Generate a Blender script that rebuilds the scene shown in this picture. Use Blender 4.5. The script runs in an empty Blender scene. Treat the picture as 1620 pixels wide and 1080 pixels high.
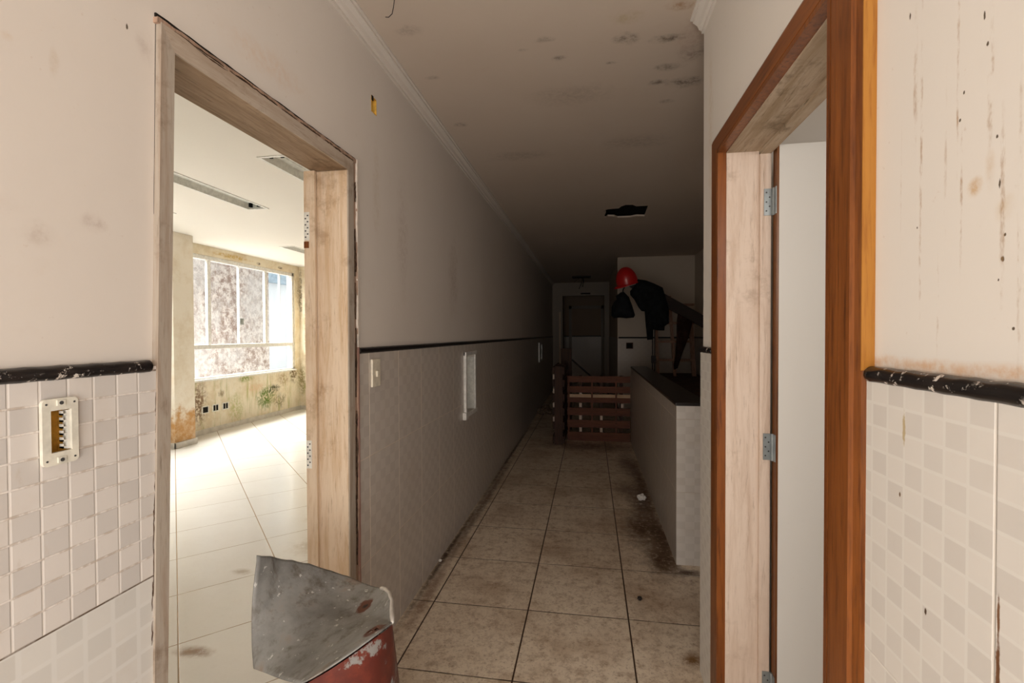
import bpy, bmesh, math, random
from mathutils import Vector, Matrix, noise as mnoise
from mathutils.geometry import delaunay_2d_cdt, intersect_point_tri_2d
random.seed(7)
S = bpy.context.scene
COL = S.collection
PI = math.pi

# ------------------------------------------------------------------ node helpers
class NT:
    def __init__(s, name, rough=0.6, spec=0.35, metal=0.0):
        s.mat = bpy.data.materials.new(name); s.mat.use_nodes = True
        s.n = s.mat.node_tree.nodes; s.l = s.mat.node_tree.links
        s.n.clear()
        s.out = s.n.new('ShaderNodeOutputMaterial'); s.b = s.n.new('ShaderNodeBsdfPrincipled')
        s.l.new(s.b.outputs[0], s.out.inputs[0])
        s.b.inputs['Roughness'].default_value = rough
        s.b.inputs['Specular IOR Level'].default_value = spec
        s.b.inputs['Metallic'].default_value = metal
        tc = s.n.new('ShaderNodeTexCoord'); s.P = tc.outputs['Object']
        sp = s.n.new('ShaderNodeSeparateXYZ'); s.l.new(s.P, sp.inputs[0])
        s.x, s.y, s.z = sp.outputs
    def put(s, sock, v):
        if hasattr(v, 'is_linked') or isinstance(v, bpy.types.NodeSocket): s.l.new(v, sock)
        elif isinstance(v, (tuple, list)) and sock.type == 'RGBA' and len(v) == 3: sock.default_value = (*v, 1)
        else: sock.default_value = v
    def m(s, op, a, b=0.0, c=0.0, clamp=False):
        k = s.n.new('ShaderNodeMath'); k.operation = op; k.use_clamp = clamp
        s.put(k.inputs[0], a); s.put(k.inputs[1], b); s.put(k.inputs[2], c)
        return k.outputs[0]
    def vm(s, op, a, b=(0, 0, 0)):
        k = s.n.new('ShaderNodeVectorMath'); k.operation = op
        s.put(k.inputs[0], a); s.put(k.inputs[1], b)
        return k.outputs['Value'] if op in ('LENGTH', 'DOT_PRODUCT', 'DISTANCE') else k.outputs[0]
    def noise(s, scale=5, detail=4, rough=.6, vec=None, sc=None, dist=0.0, colour=False):
        v = vec or s.P
        if sc: v = s.vm('MULTIPLY', v, sc)
        k = s.n.new('ShaderNodeTexNoise'); s.l.new(v, k.inputs['Vector'])
        k.inputs['Scale'].default_value = scale; k.inputs['Detail'].default_value = detail
        k.inputs['Roughness'].default_value = rough; k.inputs['Distortion'].default_value = dist
        return k.outputs['Color'] if colour else k.outputs['Fac']
    def voro(s, scale=5, sc=None):
        v = s.vm('MULTIPLY', s.P, sc) if sc else s.P
        k = s.n.new('ShaderNodeTexVoronoi'); s.l.new(v, k.inputs['Vector']); k.inputs['Scale'].default_value = scale
        return k.outputs['Distance']
    def step(s, v, lo, hi, a=0.0, b=1.0):
        k = s.n.new('ShaderNodeMapRange'); k.interpolation_type = 'SMOOTHSTEP'
        s.put(k.inputs[0], v); k.inputs[1].default_value = lo; k.inputs[2].default_value = hi
        k.inputs[3].default_value = a; k.inputs[4].default_value = b
        return k.outputs[0]
    def mix(s, f, a, b, mode='MIX'):
        k = s.n.new('ShaderNodeMix'); k.data_type = 'RGBA'; k.blend_type = mode
        s.put(k.inputs[0], f); s.put(k.inputs[6], a); s.put(k.inputs[7], b)
        return k.outputs[2]
    def spot(s, c, r, ns, soft=.55):
        """mask of a blotch at c with half-sizes r (world units), broken up by noise vector ns"""
        d = s.vm('SUBTRACT', s.P, tuple(c)); d = s.vm('ADD', d, s.vm('MULTIPLY', ns, tuple(q * 1.1 for q in r)))
        d = s.vm('MULTIPLY', d, tuple(1 / q for q in r))
        return s.step(s.vm('LENGTH', d), 1.0, 1.0 - soft, 0, 1)
    def nvec(s, scale, detail=4):
        return s.vm('SUBTRACT', s.noise(scale, detail, .65, colour=True), (.5, .5, .5))
    def bump(s, h, strength=.3, dist=.01):
        k = s.n.new('ShaderNodeBump'); k.inputs['Strength'].default_value = strength; k.inputs['Distance'].default_value = dist
        s.put(k.inputs['Height'], h); s.l.new(k.outputs[0], s.b.inputs['Normal'])
    def done(s, col, rough=None):
        s.put(s.b.inputs['Base Color'], col)
        if rough is not None: s.put(s.b.inputs['Roughness'], rough)
        return s.mat
def flat(name, col, rough=.5, spec=.4, metal=0.0, var=.12, scale=30):
    t = NT(name, rough, spec, metal)
    f = t.noise(scale, 3)
    return t.done(t.mix(t.step(f, .3, .7), tuple(c * (1 - var) for c in col), tuple(min(1, c * (1 + var)) for c in col)))

# ------------------------------------------------------------------ materials
def plaster(name, base, blots=(), specks=(), streaks=(), smudge=.35, warm=(.50, .36, .27), dark=(.10, .075, .05), normal='x'):
    t = NT(name, .75, .25)
    n1 = t.noise(1.7, 5, .62); n2 = t.noise(9, 5, .65); n3 = t.noise(60, 2)
    c = t.mix(t.step(n1, .38, .72, 0, smudge * .5), base, tuple(a * b for a, b in zip(base, (.90, .84, .78))))
    c = t.mix(t.m('MULTIPLY', t.step(n2, .60, .78), smudge * t_half), c, warm)
    c = t.mix(t.m('MULTIPLY', t.step(n3, .70, .78), .25), c, warm)
    nv = t.nvec(14, 5); brk = t.step(t.noise(38, 5, .7), .35, .68)
    for cc, r, col, a in blots:
        mk = t.m('MULTIPLY', t.spot(cc, r, nv, .9), t.m('ADD', t.m('MULTIPLY', brk, .8), .2))
        c = t.mix(t.m('MULTIPLY', mk, a), c, col)
    if specks:
        nf = t.nvec(120, 2)
        for cc, r in specks: c = t.mix(t.spot(cc, r, nf, .5), c, dark)
    if streaks:
        ns = t.nvec(60, 4); sb = t.step(t.noise(22, 4, .7, sc=(1, 3, .9)), .42, .66)
        for cc, r, a in streaks:
            c = t.mix(t.m('MULTIPLY', t.m('MULTIPLY', t.spot(cc, r, ns, .8), sb), a), c, (.36, .205, .09))
    t.bump(t.noise(90, 3), .04, .003)
    return t.done(c)
t_half = .28
CREAM = (.67, .612, .555)
BR = (.33, .22, .14); DK = (.12, .085, .06); OCH = (.50, .28, .09)
def Lp(y, z): return (-.945, y, z)
M = {}
M['plaster_left'] = plaster('cream paint left wall', CREAM,
    blots=[(Lp(.77, 1.625), (.05, .035, .025), (.42, .33, .29), .7), (Lp(.68, 1.587), (.05, .04, .03), (.45, .36, .3), .5), (Lp(.636, 1.903), (.05, .014, .01), OCH, .4),
           (Lp(.707, 1.897), (.05, .012, .035), (.5, .38, .26), .45), (Lp(.886, 2.03), (.05, .03, .05), (.42, .34, .3), .45),
           (Lp(1.3, 2.22), (.05, .25, .07), (.62, .42, .28), .35), (Lp(2.3, 1.9), (.05, .10, .40), (.40, .30, .25), .35), (Lp(2.0, 2.05), (.05, .05, .3), (.5, .4, .28), .35), (Lp(3.2, 1.8), (.05, .15, .35), (.3, .2, .14), .35)],
    specks=[(Lp(.845, 2.049), (.02, .003, .008))])
RX = .461
M['plaster_right'] = plaster('cream paint right wall', (.73, .685, .63), smudge=.18,
    blots=[((RX, .663, 1.587), (.03, .016, .014), (.52, .30, .10), .95), ((RX, .64, 1.60), (.03, .01, .03), (.55, .36, .18), .35), ((RX, .62, 1.55), (.03, .02, .02), (.55, .40, .22), .4),
           ((RX, .65, 1.362), (.03, .5, .016), (.62, .36, .18), .75), ((RX, 1.95, 2.2), (.04, .05, .5), (.55, .40, .24), .35), ((RX, 1.93, 1.4), (.04, .05, .3), (.5, .35, .2), .4)],
    specks=[((RX, .686, 1.678), (.01, 0.0021, 0.0028)), ((RX, .63, 1.635), (.01, 0.0021, 0.0028)), ((RX, .621, 1.493), (.01, 0.0030, 0.0042)), ((RX, .65, 1.785), (.01, 0.0019, 0.0063)), ((RX, .645, 1.749), (.01, 0.0023, 0.0035)),
            ((RX, .783, 1.872), (.01, 0.0023, 0.0063)), ((RX, .764, 1.56), (.01, 0.0015, 0.0021)), ((RX, .626, 1.58), (.01, 0.0019, 0.0063)), ((RX, .626, 1.47), (.01, 0.0015, 0.0021)), ((RX, .618, 1.52), (.01, 0.0021, 0.0021)), ((RX, .606, 1.414), (.01, 0.0023, 0.0028)), ((RX, .68, 1.71), (.01, 0.0019, 0.0028))],
    streaks=[((RX, .757, 1.66), (.03, 0.0036, .28), .65), ((RX, .757, 1.50), (.03, 0.0036, .06), 1), ((RX, .69, 1.76), (.03, 0.0030, .16), 1), ((RX, .683, 1.57), (.03, 0.0030, .12), .8), ((RX, .64, 1.71), (.03, 0.0060, .13), .8), ((RX, .622, 1.56), (.03, 0.0048, .14), .7), ((RX, .722, 1.44), (.03, 0.0030, .09), .9), ((RX, .77, 1.77), (.03, 0.0060, .12), .6), ((RX, .60, 1.52), (.03, 0.0036, .2), .6), ((RX, .80, 1.62), (.03, 0.0024, .12), .4), ((RX, .71, 1.63), (.03, 0.0036, .14), .35)])
CZ = 2.70
M['ceiling'] = plaster('stained ceiling paint', (.60, .515, .435), smudge=.4,
    blots=[((a, b, CZ), (r, r * q, .05), DK, s) for a, b, r, q, s in [(.16, 2.14, .075, .7, .8), (.34, 2.17, .10, .45, .9), (.37, 2.40, .10, .45, .7), (-.147, 2.238, .05, .6, .8), (.341, 2.537, .07, .6, .8), (.485, 2.562, .12, .6, .8), (.42, 2.75, .05, .6, .7), (.48, 2.30, .10, .9, .5), (-.79, 2.84, .06, .7, .6), (-.2, 2.09, .06, .5, .5), (-.76, 1.93, .08, .6, .4), (-.1, 2.6, .3, .5, .25), (-.5, 3.4, .3, .4, .3), (.3, 3.3, .3, .5, .3), (-.78, 2.3, .05, .5, .45), (.1, 2.32, .04, .4, .6), (-.3, 2.15, .03, .5, .5)]] +
          [((.353, 1.965, CZ), (.075, .04, .05), (.35, .2, .1), .9), ((.15, 2.0, CZ), (.09, .05, .05), (.45, .36, .2), .6), ((.45, 2.15, CZ), (.09, .3, .05), (.45, .3, .24), .5)])
M['room_ceiling'] = plaster('office ceiling paint', (.80, .76, .70), smudge=.12)
M['grey_room'] = plaster('dull grey white paint', (.66, .62, .57), smudge=.3)
M['stair_paint'] = plaster('beige stair wall paint', (.62, .54, .45), smudge=.3)

def tile(name, axis, u0, w, z0, h, nc, nr, A, B, vg, hg, vgw=.0022, hgw=.002, inner=None, inner2=None, iw=.0012, dirt=.3, rough=.28, spots=()):
    t = NT(name, rough, .5)
    c = {'x': t.x, 'y': t.y}[axis]
    u = t.m('DIVIDE', t.m('SUBTRACT', c, u0), w); v = t.m('DIVIDE', t.m('SUBTRACT', t.z, z0), h)
    def edge(q, L):
        fr = t.m('FRACT', q); return t.m('MULTIPLY', t.m('MINIMUM', fr, t.m('SUBTRACT', 1.0, fr)), L)
    eu, ev = edge(u, w), edge(v, h)
    un, vn = t.m('MULTIPLY', u, nc), t.m('MULTIPLY', v, nr)
    par = t.m('PINGPONG', t.m('ADD', t.m('FLOOR', un), t.m('FLOOR', vn)), 1.0)
    cell = t.n.new('ShaderNodeCombineXYZ'); t.put(cell.inputs[0], t.m('FLOOR', un)); t.put(cell.inputs[1], t.m('FLOOR', vn))
    wn = t.n.new('ShaderNodeTexWhiteNoise'); t.l.new(cell.outputs[0], wn.inputs[0])
    par = t.m('MULTIPLY', par, t.m('ADD', .65, t.m('MULTIPLY', wn.outputs[0], .35)))
    col = t.mix(par, A, B)
    n1 = t.noise(7, 5, .65); n2 = t.noise(45, 4, .7, sc=(1, 1, .35))
    col = t.mix(t.step(n1, .5, .8, 0, dirt), col, (.50, .40, .30))
    col = t.mix(t.step(n2, .62, .78, 0, dirt * .9), col, (.42, .30, .20))
    h_ = t.m('MULTIPLY', 1.0, t.step(t.m('MINIMUM', eu, ev), .0008, .003))
    if inner:
        ci = edge(un, w / nc); cj = edge(vn, h / nr)
        # dirt collects beside the raised squares, broken up by noise
        dl = t.m('MULTIPLY', t.step(cj, iw * 2.4, iw * 1.0), t.step(t.noise(30, 4, .7), .42, .6))
        col = t.mix(t.step(ci, iw * 1.4, iw * .7), col, inner)
        col = t.mix(t.step(cj, iw * 1.4, iw * .7), col, inner)
        if inner2: col = t.mix(t.m('MULTIPLY', dl, .55), col, inner2)
        if inner2: h_ = t.m('MULTIPLY', h_, t.step(t.m('MINIMUM', ci, cj), .0008, .003, .35, 1))
    nb = t.step(t.noise(25, 4, .7), .3, .6, .5, 1)
    col = t.mix(t.m('MULTIPLY', t.step(eu, vgw, vgw * .5), nb), col, vg)
    col = t.mix(t.m('MULTIPLY', t.step(ev, hgw, hgw * .5), nb), col, hg)
    if spots:
        ns = t.nvec(90, 3)
        for cc, r, cl in spots: col = t.mix(t.spot(cc, r, ns, .5), col, cl)
    t.bump(h_, .5, .002)
    return t.done(col, t.m('ADD', rough, t.m('MULTIPLY', n1, .15)))
TA, TB = (.64, .60, .555), (.585, .545, .50)
W1, H1 = .315, .445
M['tile_emboss'] = tile('raised mosaic tile', 'y', .5775, W1, 0, H1, 7, 10, (.655, .61, .57), (.555, .52, .49), (.72, .66, .60), (.10, .065, .04), inner=(.74, .69, .64), inner2=(.33, .24, .17), dirt=.22)
M['tile_left_near'] = tile('checked wall tile', 'y', .5775, W1, 0, H1, 6, 9, (.64, .615, .575), (.59, .567, .53), (.70, .66, .60), (.10, .065, .04), inner=(.665, .645, .61), iw=.004, dirt=.2)
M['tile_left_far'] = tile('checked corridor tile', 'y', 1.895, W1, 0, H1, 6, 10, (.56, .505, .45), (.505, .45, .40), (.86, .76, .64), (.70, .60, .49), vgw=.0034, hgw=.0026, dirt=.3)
M['tile_right'] = tile('checked tile right wall', 'y', .612, W1, 0, H1, 8, 12, (.70, .66, .61), (.63, .59, .545), (.80, .74, .67), (.78, .74, .68), inner=(.72, .69, .64), iw=.0022, dirt=.10,
    spots=[((.45, .778, 1.172), (.02, .0025, .005), (.12, .06, .02)), ((.45, .722, 1.03), (.02, .003, .006), (.08, .045, .02)), ((.45, .606, 1.03), (.02, .0035, .05), (.16, .07, .03)), ((.45, .606, 1.09), (.02, .0025, .03), (.2, .1, .05)), ((.45, .77, 1.27), (.02, .004, .03), (.5, .4, .24))])
M['tile_x'] = tile('checked tile pier', 'x', .5155, W1, 0, H1, 6, 10, TA, TB, (.66, .6, .54), (.52, .44, .37), dirt=.25)
M['tile_far'] = tile('plain beige far tile', 'x', .5155, W1, 0, H1, 6, 10, (.50, .43, .36), (.48, .41, .34), (.44, .37, .3), (.40, .33, .26), dirt=.35)
M['tile_half'] = tile('checked tile half wall side', 'y', 2.99, W1, 0, H1, 6, 10, (.47, .42, .37), (.44, .39, .34), (.80, .70, .6), (.70, .6, .5), vgw=.0034, hgw=.003, dirt=.4)

def floor_mat(name, tw, X0, Y0, A, B, grout, gw, dirt, rough, diag=False, blots=(), fine=1.0):
    t = NT(name, rough, .5)
    if diag:
        u = t.m('DIVIDE', t.m('SUBTRACT', t.m('ADD', t.x, t.y), X0), tw * math.sqrt(2)); v = t.m('DIVIDE', t.m('SUBTRACT', t.m('SUBTRACT', t.y, t.x), Y0), tw * math.sqrt(2))
    else:
        u = t.m('DIVIDE', t.m('SUBTRACT', t.x, X0), tw); v = t.m('DIVIDE', t.m('SUBTRACT', t.y, Y0), tw)
    def edge(q):
        fr = t.m('FRACT', q); return t.m('MULTIPLY', t.m('MINIMUM', fr, t.m('SUBTRACT', 1.0, fr)), tw)
    eu, ev = edge(u), edge(v)
    cell = t.n.new('ShaderNodeCombineXYZ'); t.put(cell.inputs[0], t.m('FLOOR', u)); t.put(cell.inputs[1], t.m('FLOOR', v))
    wn = t.n.new('ShaderNodeTexWhiteNoise'); t.l.new(cell.outputs[0], wn.inputs[0])
    n1 = t.noise(2.2, 5, .65); n2 = t.noise(16, 6, .72); n3 = t.noise(70, 4, .7)
    col = t.mix(t.m('MULTIPLY', wn.outputs[0], .5), A, B)
    col = t.mix(t.step(n1, .42, .7, 0, dirt), col, (.35, .22, .12))
    col = t.mix(t.m('MULTIPLY', t.step(n2, .46, .70), dirt * fine), col, (.27, .14, .06))
    n4 = t.noise(34, 7, .78, dist=.8); col = t.mix(t.m('MULTIPLY', t.step(n4, .48, .66), dirt * .75 * fine), col, (.24, .12, .05))
    col = t.mix(t.m('MULTIPLY', t.step(n3, .54, .70), dirt * 1.0 * fine), col, (.15, .07, .03))
    nv = t.nvec(11, 6); brk = t.step(t.noise(26, 6, .75), .30, .50)
    for cc, r, cl, a in blots:
        col = t.mix(t.m('MULTIPLY', t.m('MULTIPLY', t.spot(cc, r, nv, .9), brk), a), col, cl)
    g = t.m('MAXIMUM', t.step(eu, gw, gw * .55), t.m('MULTIPLY', t.step(ev, gw * .8, gw * .4), t.step(t.noise(9, 4, .6), .3, .55, .45, 1)))
    col = t.mix(g, col, grout)
    t.bump(t.step(t.m('MINIMUM', eu, ev), gw * .4, gw * 1.3), .5, .002)
    return t.done(col, t.m('ADD', rough, t.m('MULTIPLY', t.step(n2, .4, .7), .22 * min(1, dirt * 1.3))))
DS = (.085, .038, .014)
M['floor'] = floor_mat('dirty cream floor tile', .5, -.816, 1.876, (.82, .72, .58), (.76, .655, .52), (.05, .025, .012), .0046, .54, .34,
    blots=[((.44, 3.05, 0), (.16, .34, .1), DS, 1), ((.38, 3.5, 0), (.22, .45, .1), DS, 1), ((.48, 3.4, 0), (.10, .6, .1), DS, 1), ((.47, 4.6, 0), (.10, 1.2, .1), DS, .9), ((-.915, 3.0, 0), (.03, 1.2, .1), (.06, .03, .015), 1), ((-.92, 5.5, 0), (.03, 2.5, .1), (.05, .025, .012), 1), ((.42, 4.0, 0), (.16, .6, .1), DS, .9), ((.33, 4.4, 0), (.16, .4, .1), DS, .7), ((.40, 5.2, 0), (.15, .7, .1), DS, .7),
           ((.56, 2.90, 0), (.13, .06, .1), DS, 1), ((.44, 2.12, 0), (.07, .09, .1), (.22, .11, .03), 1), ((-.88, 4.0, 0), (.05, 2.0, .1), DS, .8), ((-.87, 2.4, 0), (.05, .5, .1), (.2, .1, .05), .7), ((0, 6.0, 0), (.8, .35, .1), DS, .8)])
M['room_floor'] = floor_mat('pale office floor tile', .505, 0.0, 3.722, (.77, .745, .705), (.735, .705, .655), (.33, .22, .12), .0038, .04, .20, diag=True, fine=.7,
    blots=[((-1.75, 1.83, 0), (.12, .05, .1), (.25, .14, .07), .9), ((-1.98, 1.78, 0), (.05, .14, .1), (.3, .18, .08), .7), ((-2.05, 2.5, 0), (.09, .05, .1), (.3, .2, .1), .6), ((-1.7, 2.9, 0), (.35, .2, .1), (.34, .22, .1), .7), ((-1.9, 3.3, 0), (.3, .15, .1), (.4, .27, .13), .5)])

def wood(name, A, B, dark, axis='z', rough=.35, scale=1.0, spec=.4, worn=0.0, wcol=(.7, .6, .48)):
    t = NT(name, rough, spec)
    sc = {'z': (22, 22, 1.3), 'x': (1.3, 22, 22), 'y': (22, 1.3, 22)}[axis]; sc = tuple(q * scale for q in sc)
    n1 = t.noise(1.0, 6, .65, sc=sc, dist=.6); n2 = t.noise(4.5, 4, .7, sc=sc); n3 = t.noise(2.0, 3)
    c = t.mix(t.step(n1, .32, .68), A, B)
    c = t.mix(t.step(n2, .46, .72, 0, .85), c, dark)
    c = t.mix(t.step(n3, .5, .75, 0, .35), c, dark)
    if worn:
        c = t.mix(t.step(t.noise(1.3, 6, .75, sc=tuple(q * .6 for q in sc)), .52, .70, 0, worn), c, wcol)
    t.bump(n2, .12, .003)
    return t.done(c)
M['wood_orange'] = wood('orange varnished wood', (.165, .048, .009), (.25, .078, .015), (.075, .019, .004))
M['wood_orange_y'] = wood('orange varnished wood head', (.16, .046, .009), (.235, .073, .014), (.07, .018, .004), 'y')
M['wood_yellow'] = wood('yellow pine edge', (.37, .155, .024), (.43, .195, .036), (.24, .08, .012))
def raw_jamb(name, axis, base, mid, dk, amt):
    t = NT(name, .7, .25)
    sc = {'z': (30, 30, 2.4), 'y': (30, 2.4, 30)}[axis]
    n1 = t.noise(1.0, 6, .7, sc=sc, dist=.5); n2 = t.noise(3.4, 5, .7, sc=sc); n3 = t.noise(6, 6, .7)
    c = t.mix(t.step(n1, .42, .66), base, mid)
    c = t.mix(t.step(n2, .55, .75, 0, amt), c, dk)
    c = t.mix(t.step(n3, .54, .70, 0, amt * .8), c, dk)
    n4 = t.noise(1.0, 5, .75, sc=tuple(q * 3 for q in sc)); c = t.mix(t.step(n4, .56, .72, 0, amt * .6), c, dk)
    n5 = t.noise(1.6, 5, .7); c = t.mix(t.step(n5, .45, .65, 0, .5), c, mid)
    t.bump(n4, .25, .004)
    return t.done(c)
M['jamb_left'] = raw_jamb('bare stained jamb', 'z', (.70, .56, .42), (.58, .41, .26), (.30, .18, .09), .7)
M['jamb_left_front'] = raw_jamb('grey brown jamb front', 'z', (.40, .345, .285), (.33, .255, .195), (.16, .105, .065), .75)
M['head_front'] = raw_jamb('grey brown head front', 'y', (.46, .385, .315), (.36, .28, .21), (.18, .12, .075), .7)
M['jamb_head'] = raw_jamb('dark stained door head', 'y', (.36, .25, .16), (.22, .14, .08), (.09, .05, .025), .85)
M['jamb_right'] = raw_jamb('pinkish bare jamb', 'z', (.68, .56, .47), (.56, .43, .34), (.30, .21, .15), .65)
M['jamb_right_head'] = raw_jamb('mouldy door head', 'y', (.50, .40, .30), (.34, .25, .16), (.09, .06, .03), .9)
M['broken'] = raw_jamb('broken plaster edge', 'z', (.44, .29, .21), (.26, .18, .13), (.05, .028, .018), 1.0)
M['pinkedge'] = raw_jamb('pink plaster edge', 'z', (.36, .21, .17), (.30, .16, .12), (.13, .07, .05), .8)
M['pale_edge'] = flat('pale plaster edge', (.68, .60, .52), .8)
M['door_white'] = plaster('white door paint', (.66, .645, .615), smudge=.22, warm=(.5, .42, .33))
M['door_edge'] = wood('brown door edge', (.14, .05, .015), (.2, .075, .02), (.06, .02, .008))
M['steel'] = flat('zinc steel', (.30, .33, .34), .42, .5, .6)
M['screw'] = flat('dark screw', (.05, .05, .05), .5)
def rope_mat():
    t = NT('black glazed rope trim', .25, .5)
    n = t.noise(55, 4, .75); n2 = t.noise(18, 4, .7)
    c = t.mix(t.step(n2, .45, .7), (.010, .008, .008), (.022, .016, .014))
    c = t.mix(t.m('MULTIPLY', t.step(n, .57, .61), t.step(n2, .44, .56)), c, (.62, .56, .50))
    return t.done(c)
M['rope'] = rope_mat()
M['rope_clean'] = flat('black glazed rope trim clean', (.011, .009, .009), .3, .4)
M['plastic'] = flat('aged cream plastic', (.66, .63, .54), .4)
M['plastic_white'] = flat('white plastic', (.72, .70, .64), .35)
M['switch'] = flat('ivory plastic', (.66, .60, .48), .35)
M['box_inside'] = flat('ochre box inside', (.72, .42, .07), .6, var=.2, scale=40)
M['black'] = flat('near black', (.006, .006, .006), .8, .1)
M['dark_cavity'] = flat('dark cavity', (.02, .017, .014), .9, .05)  # near-black tone that paints in the shade of gaps and hollows
M['alu'] = flat('white enamelled metal', (.72, .70, .66), .35)
M['fixture'] = flat('grey fixture reflector', (.66, .65, .60), .4)
M['granite'] = flat('dark granite', (.022, .018, .016), .3, .4, var=.4, scale=120)
def window_wall():
    t = NT('peeling mouldy plaster', .85, .2)
    n1 = t.noise(2.2, 6, .7); n2 = t.noise(7, 6, .72); n3 = t.noise(26, 4, .7); st = t.noise(3, 5, .7, sc=(1, 5, .5))
    c = t.mix(t.step(n1, .4, .62), (.76, .68, .53), (.66, .55, .38))
    c = t.mix(t.step(n2, .52, .62, 0, .6), c, (.76, .70, .58))
    low = t.step(t.z, .95, .80); hi = t.step(t.z, 2.45, 2.56)
    c = t.mix(t.m('MULTIPLY', t.step(st, .50, .70, 0, .75), low), c, (.36, .36, .10))
    nv = t.nvec(5, 6); b = t.step(n3, .35, .6)
    for cc, r, cl, a in [((-5.45, 7.25, .36), (.2, .33, .26), (.10, .17, .02), 1), ((-5.45, 7.45, .48), (.2, .22, .10), (.04, .045, .015), .9), ((-5.45, 7.6, .25), (.2, .2, .16), (.14, .11, .04), .8), ((-5.45, 6.75, .72), (.2, .22, .08), (.20, .26, .05), .9), ((-5.45, 6.55, .30), (.2, .22, .3), (.40, .40, .14), .7),
                         ((-5.45, 5.85, .45), (.2, .20, .40), (.22, .135, .08), 1.2), ((-5.45, 6.25, .55), (.2, .09, .08), (.27, .20, .12), .9), ((-5.45, 8.0, .70), (.2, .16, .22), (.16, .11, .05), 1), ((-5.45, 7.7, .62), (.2, .25, .16), (.33, .22, .10), .8), ((-5.45, 7.0, .55), (.2, .3, .1), (.66, .47, .30), .8),
                         ((-5.45, 6.5, 2.62), (.2, .5, .05), (.52, .33, .07), .9), ((-5.45, 7.1, 2.60), (.2, .06, .03), DK, 1), ((-5.45, 7.65, 2.61), (.2, .08, .03), DK, 1), ((-5.3, 8.2, 1.5), (.06, .2, 1.0), (.30, .18, .06), .9), ((-5.42, 8.2, 2.2), (.05, .2, .6), (.12, .08, .04), .8), ((-4.95, 8.2, .9), (.12, .2, .9), (.42, .28, .08), 1), ((-4.95, 8.2, .35), (.1, .2, .2), (.2, .2, .05), .8), ((-5.4, 8.2, .6), (.1, .2, .4), (.22, .18, .06), .9)]:
        c = t.mix(t.m('MULTIPLY', t.m('MULTIPLY', t.spot(cc, r, nv, .7), b), min(a, 1)), c, cl)
    t.bump(n2, .3, .02)
    return t.done(c)
M['window_wall'] = window_wall()
def pillar_mat():
    t = NT('cream pillar paint', .8, .2)
    n = t.noise(3, 6, .7); n2 = t.noise(9, 5, .7)
    c = t.mix(t.step(n, .4, .7), (.80, .73, .62), (.70, .60, .46))
    lowm = t.step(t.m('ADD', t.z, t.m('MULTIPLY', t.m('SUBTRACT', n2, .5), .6)), .52, .34)
    c = t.mix(lowm, c, t.mix(t.step(n2, .4, .65), (.50, .27, .10), (.62, .44, .28)))
    return t.done(c)
M['pillar'] = pillar_mat()
M['room_wall'] = plaster('office wall paint', (.74, .69, .61), smudge=.2)
M['baseboard'] = flat('pale skirting tile', (.60, .56, .50), .4, var=.1, scale=12)
def stone_mat():
    t = NT('rough pebbledash', .95, .1)
    n = t.noise(6.5, 9, .82); n2 = t.noise(1.1, 4, .7); v = t.voro(9)
    c = t.mix(t.step(n, .40, .60), (.36, .245, .20), (.92, .80, .72))
    c = t.mix(t.step(n2, .42, .62, 0, .55), c, (.80, .74, .70))
    t.bump(t.m('ADD', n, t.m('MULTIPLY', v, .5)), .9, .12)
    return t.done(c)
M['stone'] = stone_mat()
M['house'] = flat('white house render', (.8, .8, .8), .9, .1, var=.04)
M['bluegrey'] = flat('blue grey roof sheet', (.36, .45, .52), .6, var=.15, scale=6)
def glass_mat():
    m = bpy.data.materials.new('window glass'); m.use_nodes = True; n = m.node_tree.nodes; l = m.node_tree.links; n.clear()
    o = n.new('ShaderNodeOutputMaterial'); mx = n.new('ShaderNodeMixShader'); tr = n.new('ShaderNodeBsdfTransparent'); gl = n.new('ShaderNodeBsdfGlossy')
    fr = n.new('ShaderNodeFresnel'); ge = n.new('ShaderNodeNewGeometry'); mr = n.new('ShaderNodeMapRange'); l.new(ge.outputs['Backfacing'], mr.inputs[0]); mr.inputs[3].default_value = 1.45; mr.inputs[4].default_value = 1 / 1.45; l.new(mr.outputs[0], fr.inputs[0]); tr.inputs[0].default_value = (.93, .95, .95, 1); gl.inputs['Roughness'].default_value = .03
    l.new(fr.outputs[0], mx.inputs[0]); l.new(tr.outputs[0], mx.inputs[1]); l.new(gl.outputs[0], mx.inputs[2]); l.new(mx.outputs[0], o.inputs[0])
    return m
M['glass'] = glass_mat()
def zinc_mat(patches):
    t = NT('weathered galvanised sheet', .6, .35, .1)
    n1 = t.noise(5, 6, .7); n2 = t.noise(24, 6, .72, sc=(1, 1, .35)); n3 = t.noise(90, 3, .7); n4 = t.noise(45, 3, .6)
    c = t.mix(t.step(n1, .35, .68), (.17, .165, .155), (.27, .265, .25))
    c = t.mix(t.step(n2,   .48, .70, 0, .8), c, (.10, .08, .06))
    c = t.mix(t.step(n1, .57, .72, 0, .55), c, (.22, .13, .075))
    c = t.mix(t.step(n4, .66, .69, 0, .8), c, (.55, .53, .50))
    nv = t.nvec(40, 3)
    for cc, r, cl in patches: c = t.mix(t.spot(cc, r, nv, .3), c, cl)
    return t.done(c)
def redmetal():
    t = NT('flaking red paint on steel', .45, .45, .1)
    n = t.noise(6, 6, .7); n2 = t.noise(22, 5, .7)
    c = t.mix(t.step(n2, .4, .7), (.085, .012, .007), (.14, .022, .011))
    c = t.mix(t.step(n, .51, .55), c, (.22, .21, .20))
    c = t.mix(t.step(n2, .62, .75, 0, .8), c, (.07, .025, .012))
    return t.done(c)
M['red_drum'] = redmetal()
M['rolled'] = flat('pale scuffed metal edge', (.55, .52, .48), .45, .4, .3)
M['pallet'] = wood('reddish pallet board', (.125, .042, .022), (.17, .060, .030), (.05, .016, .009), 'x', .7)
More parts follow.
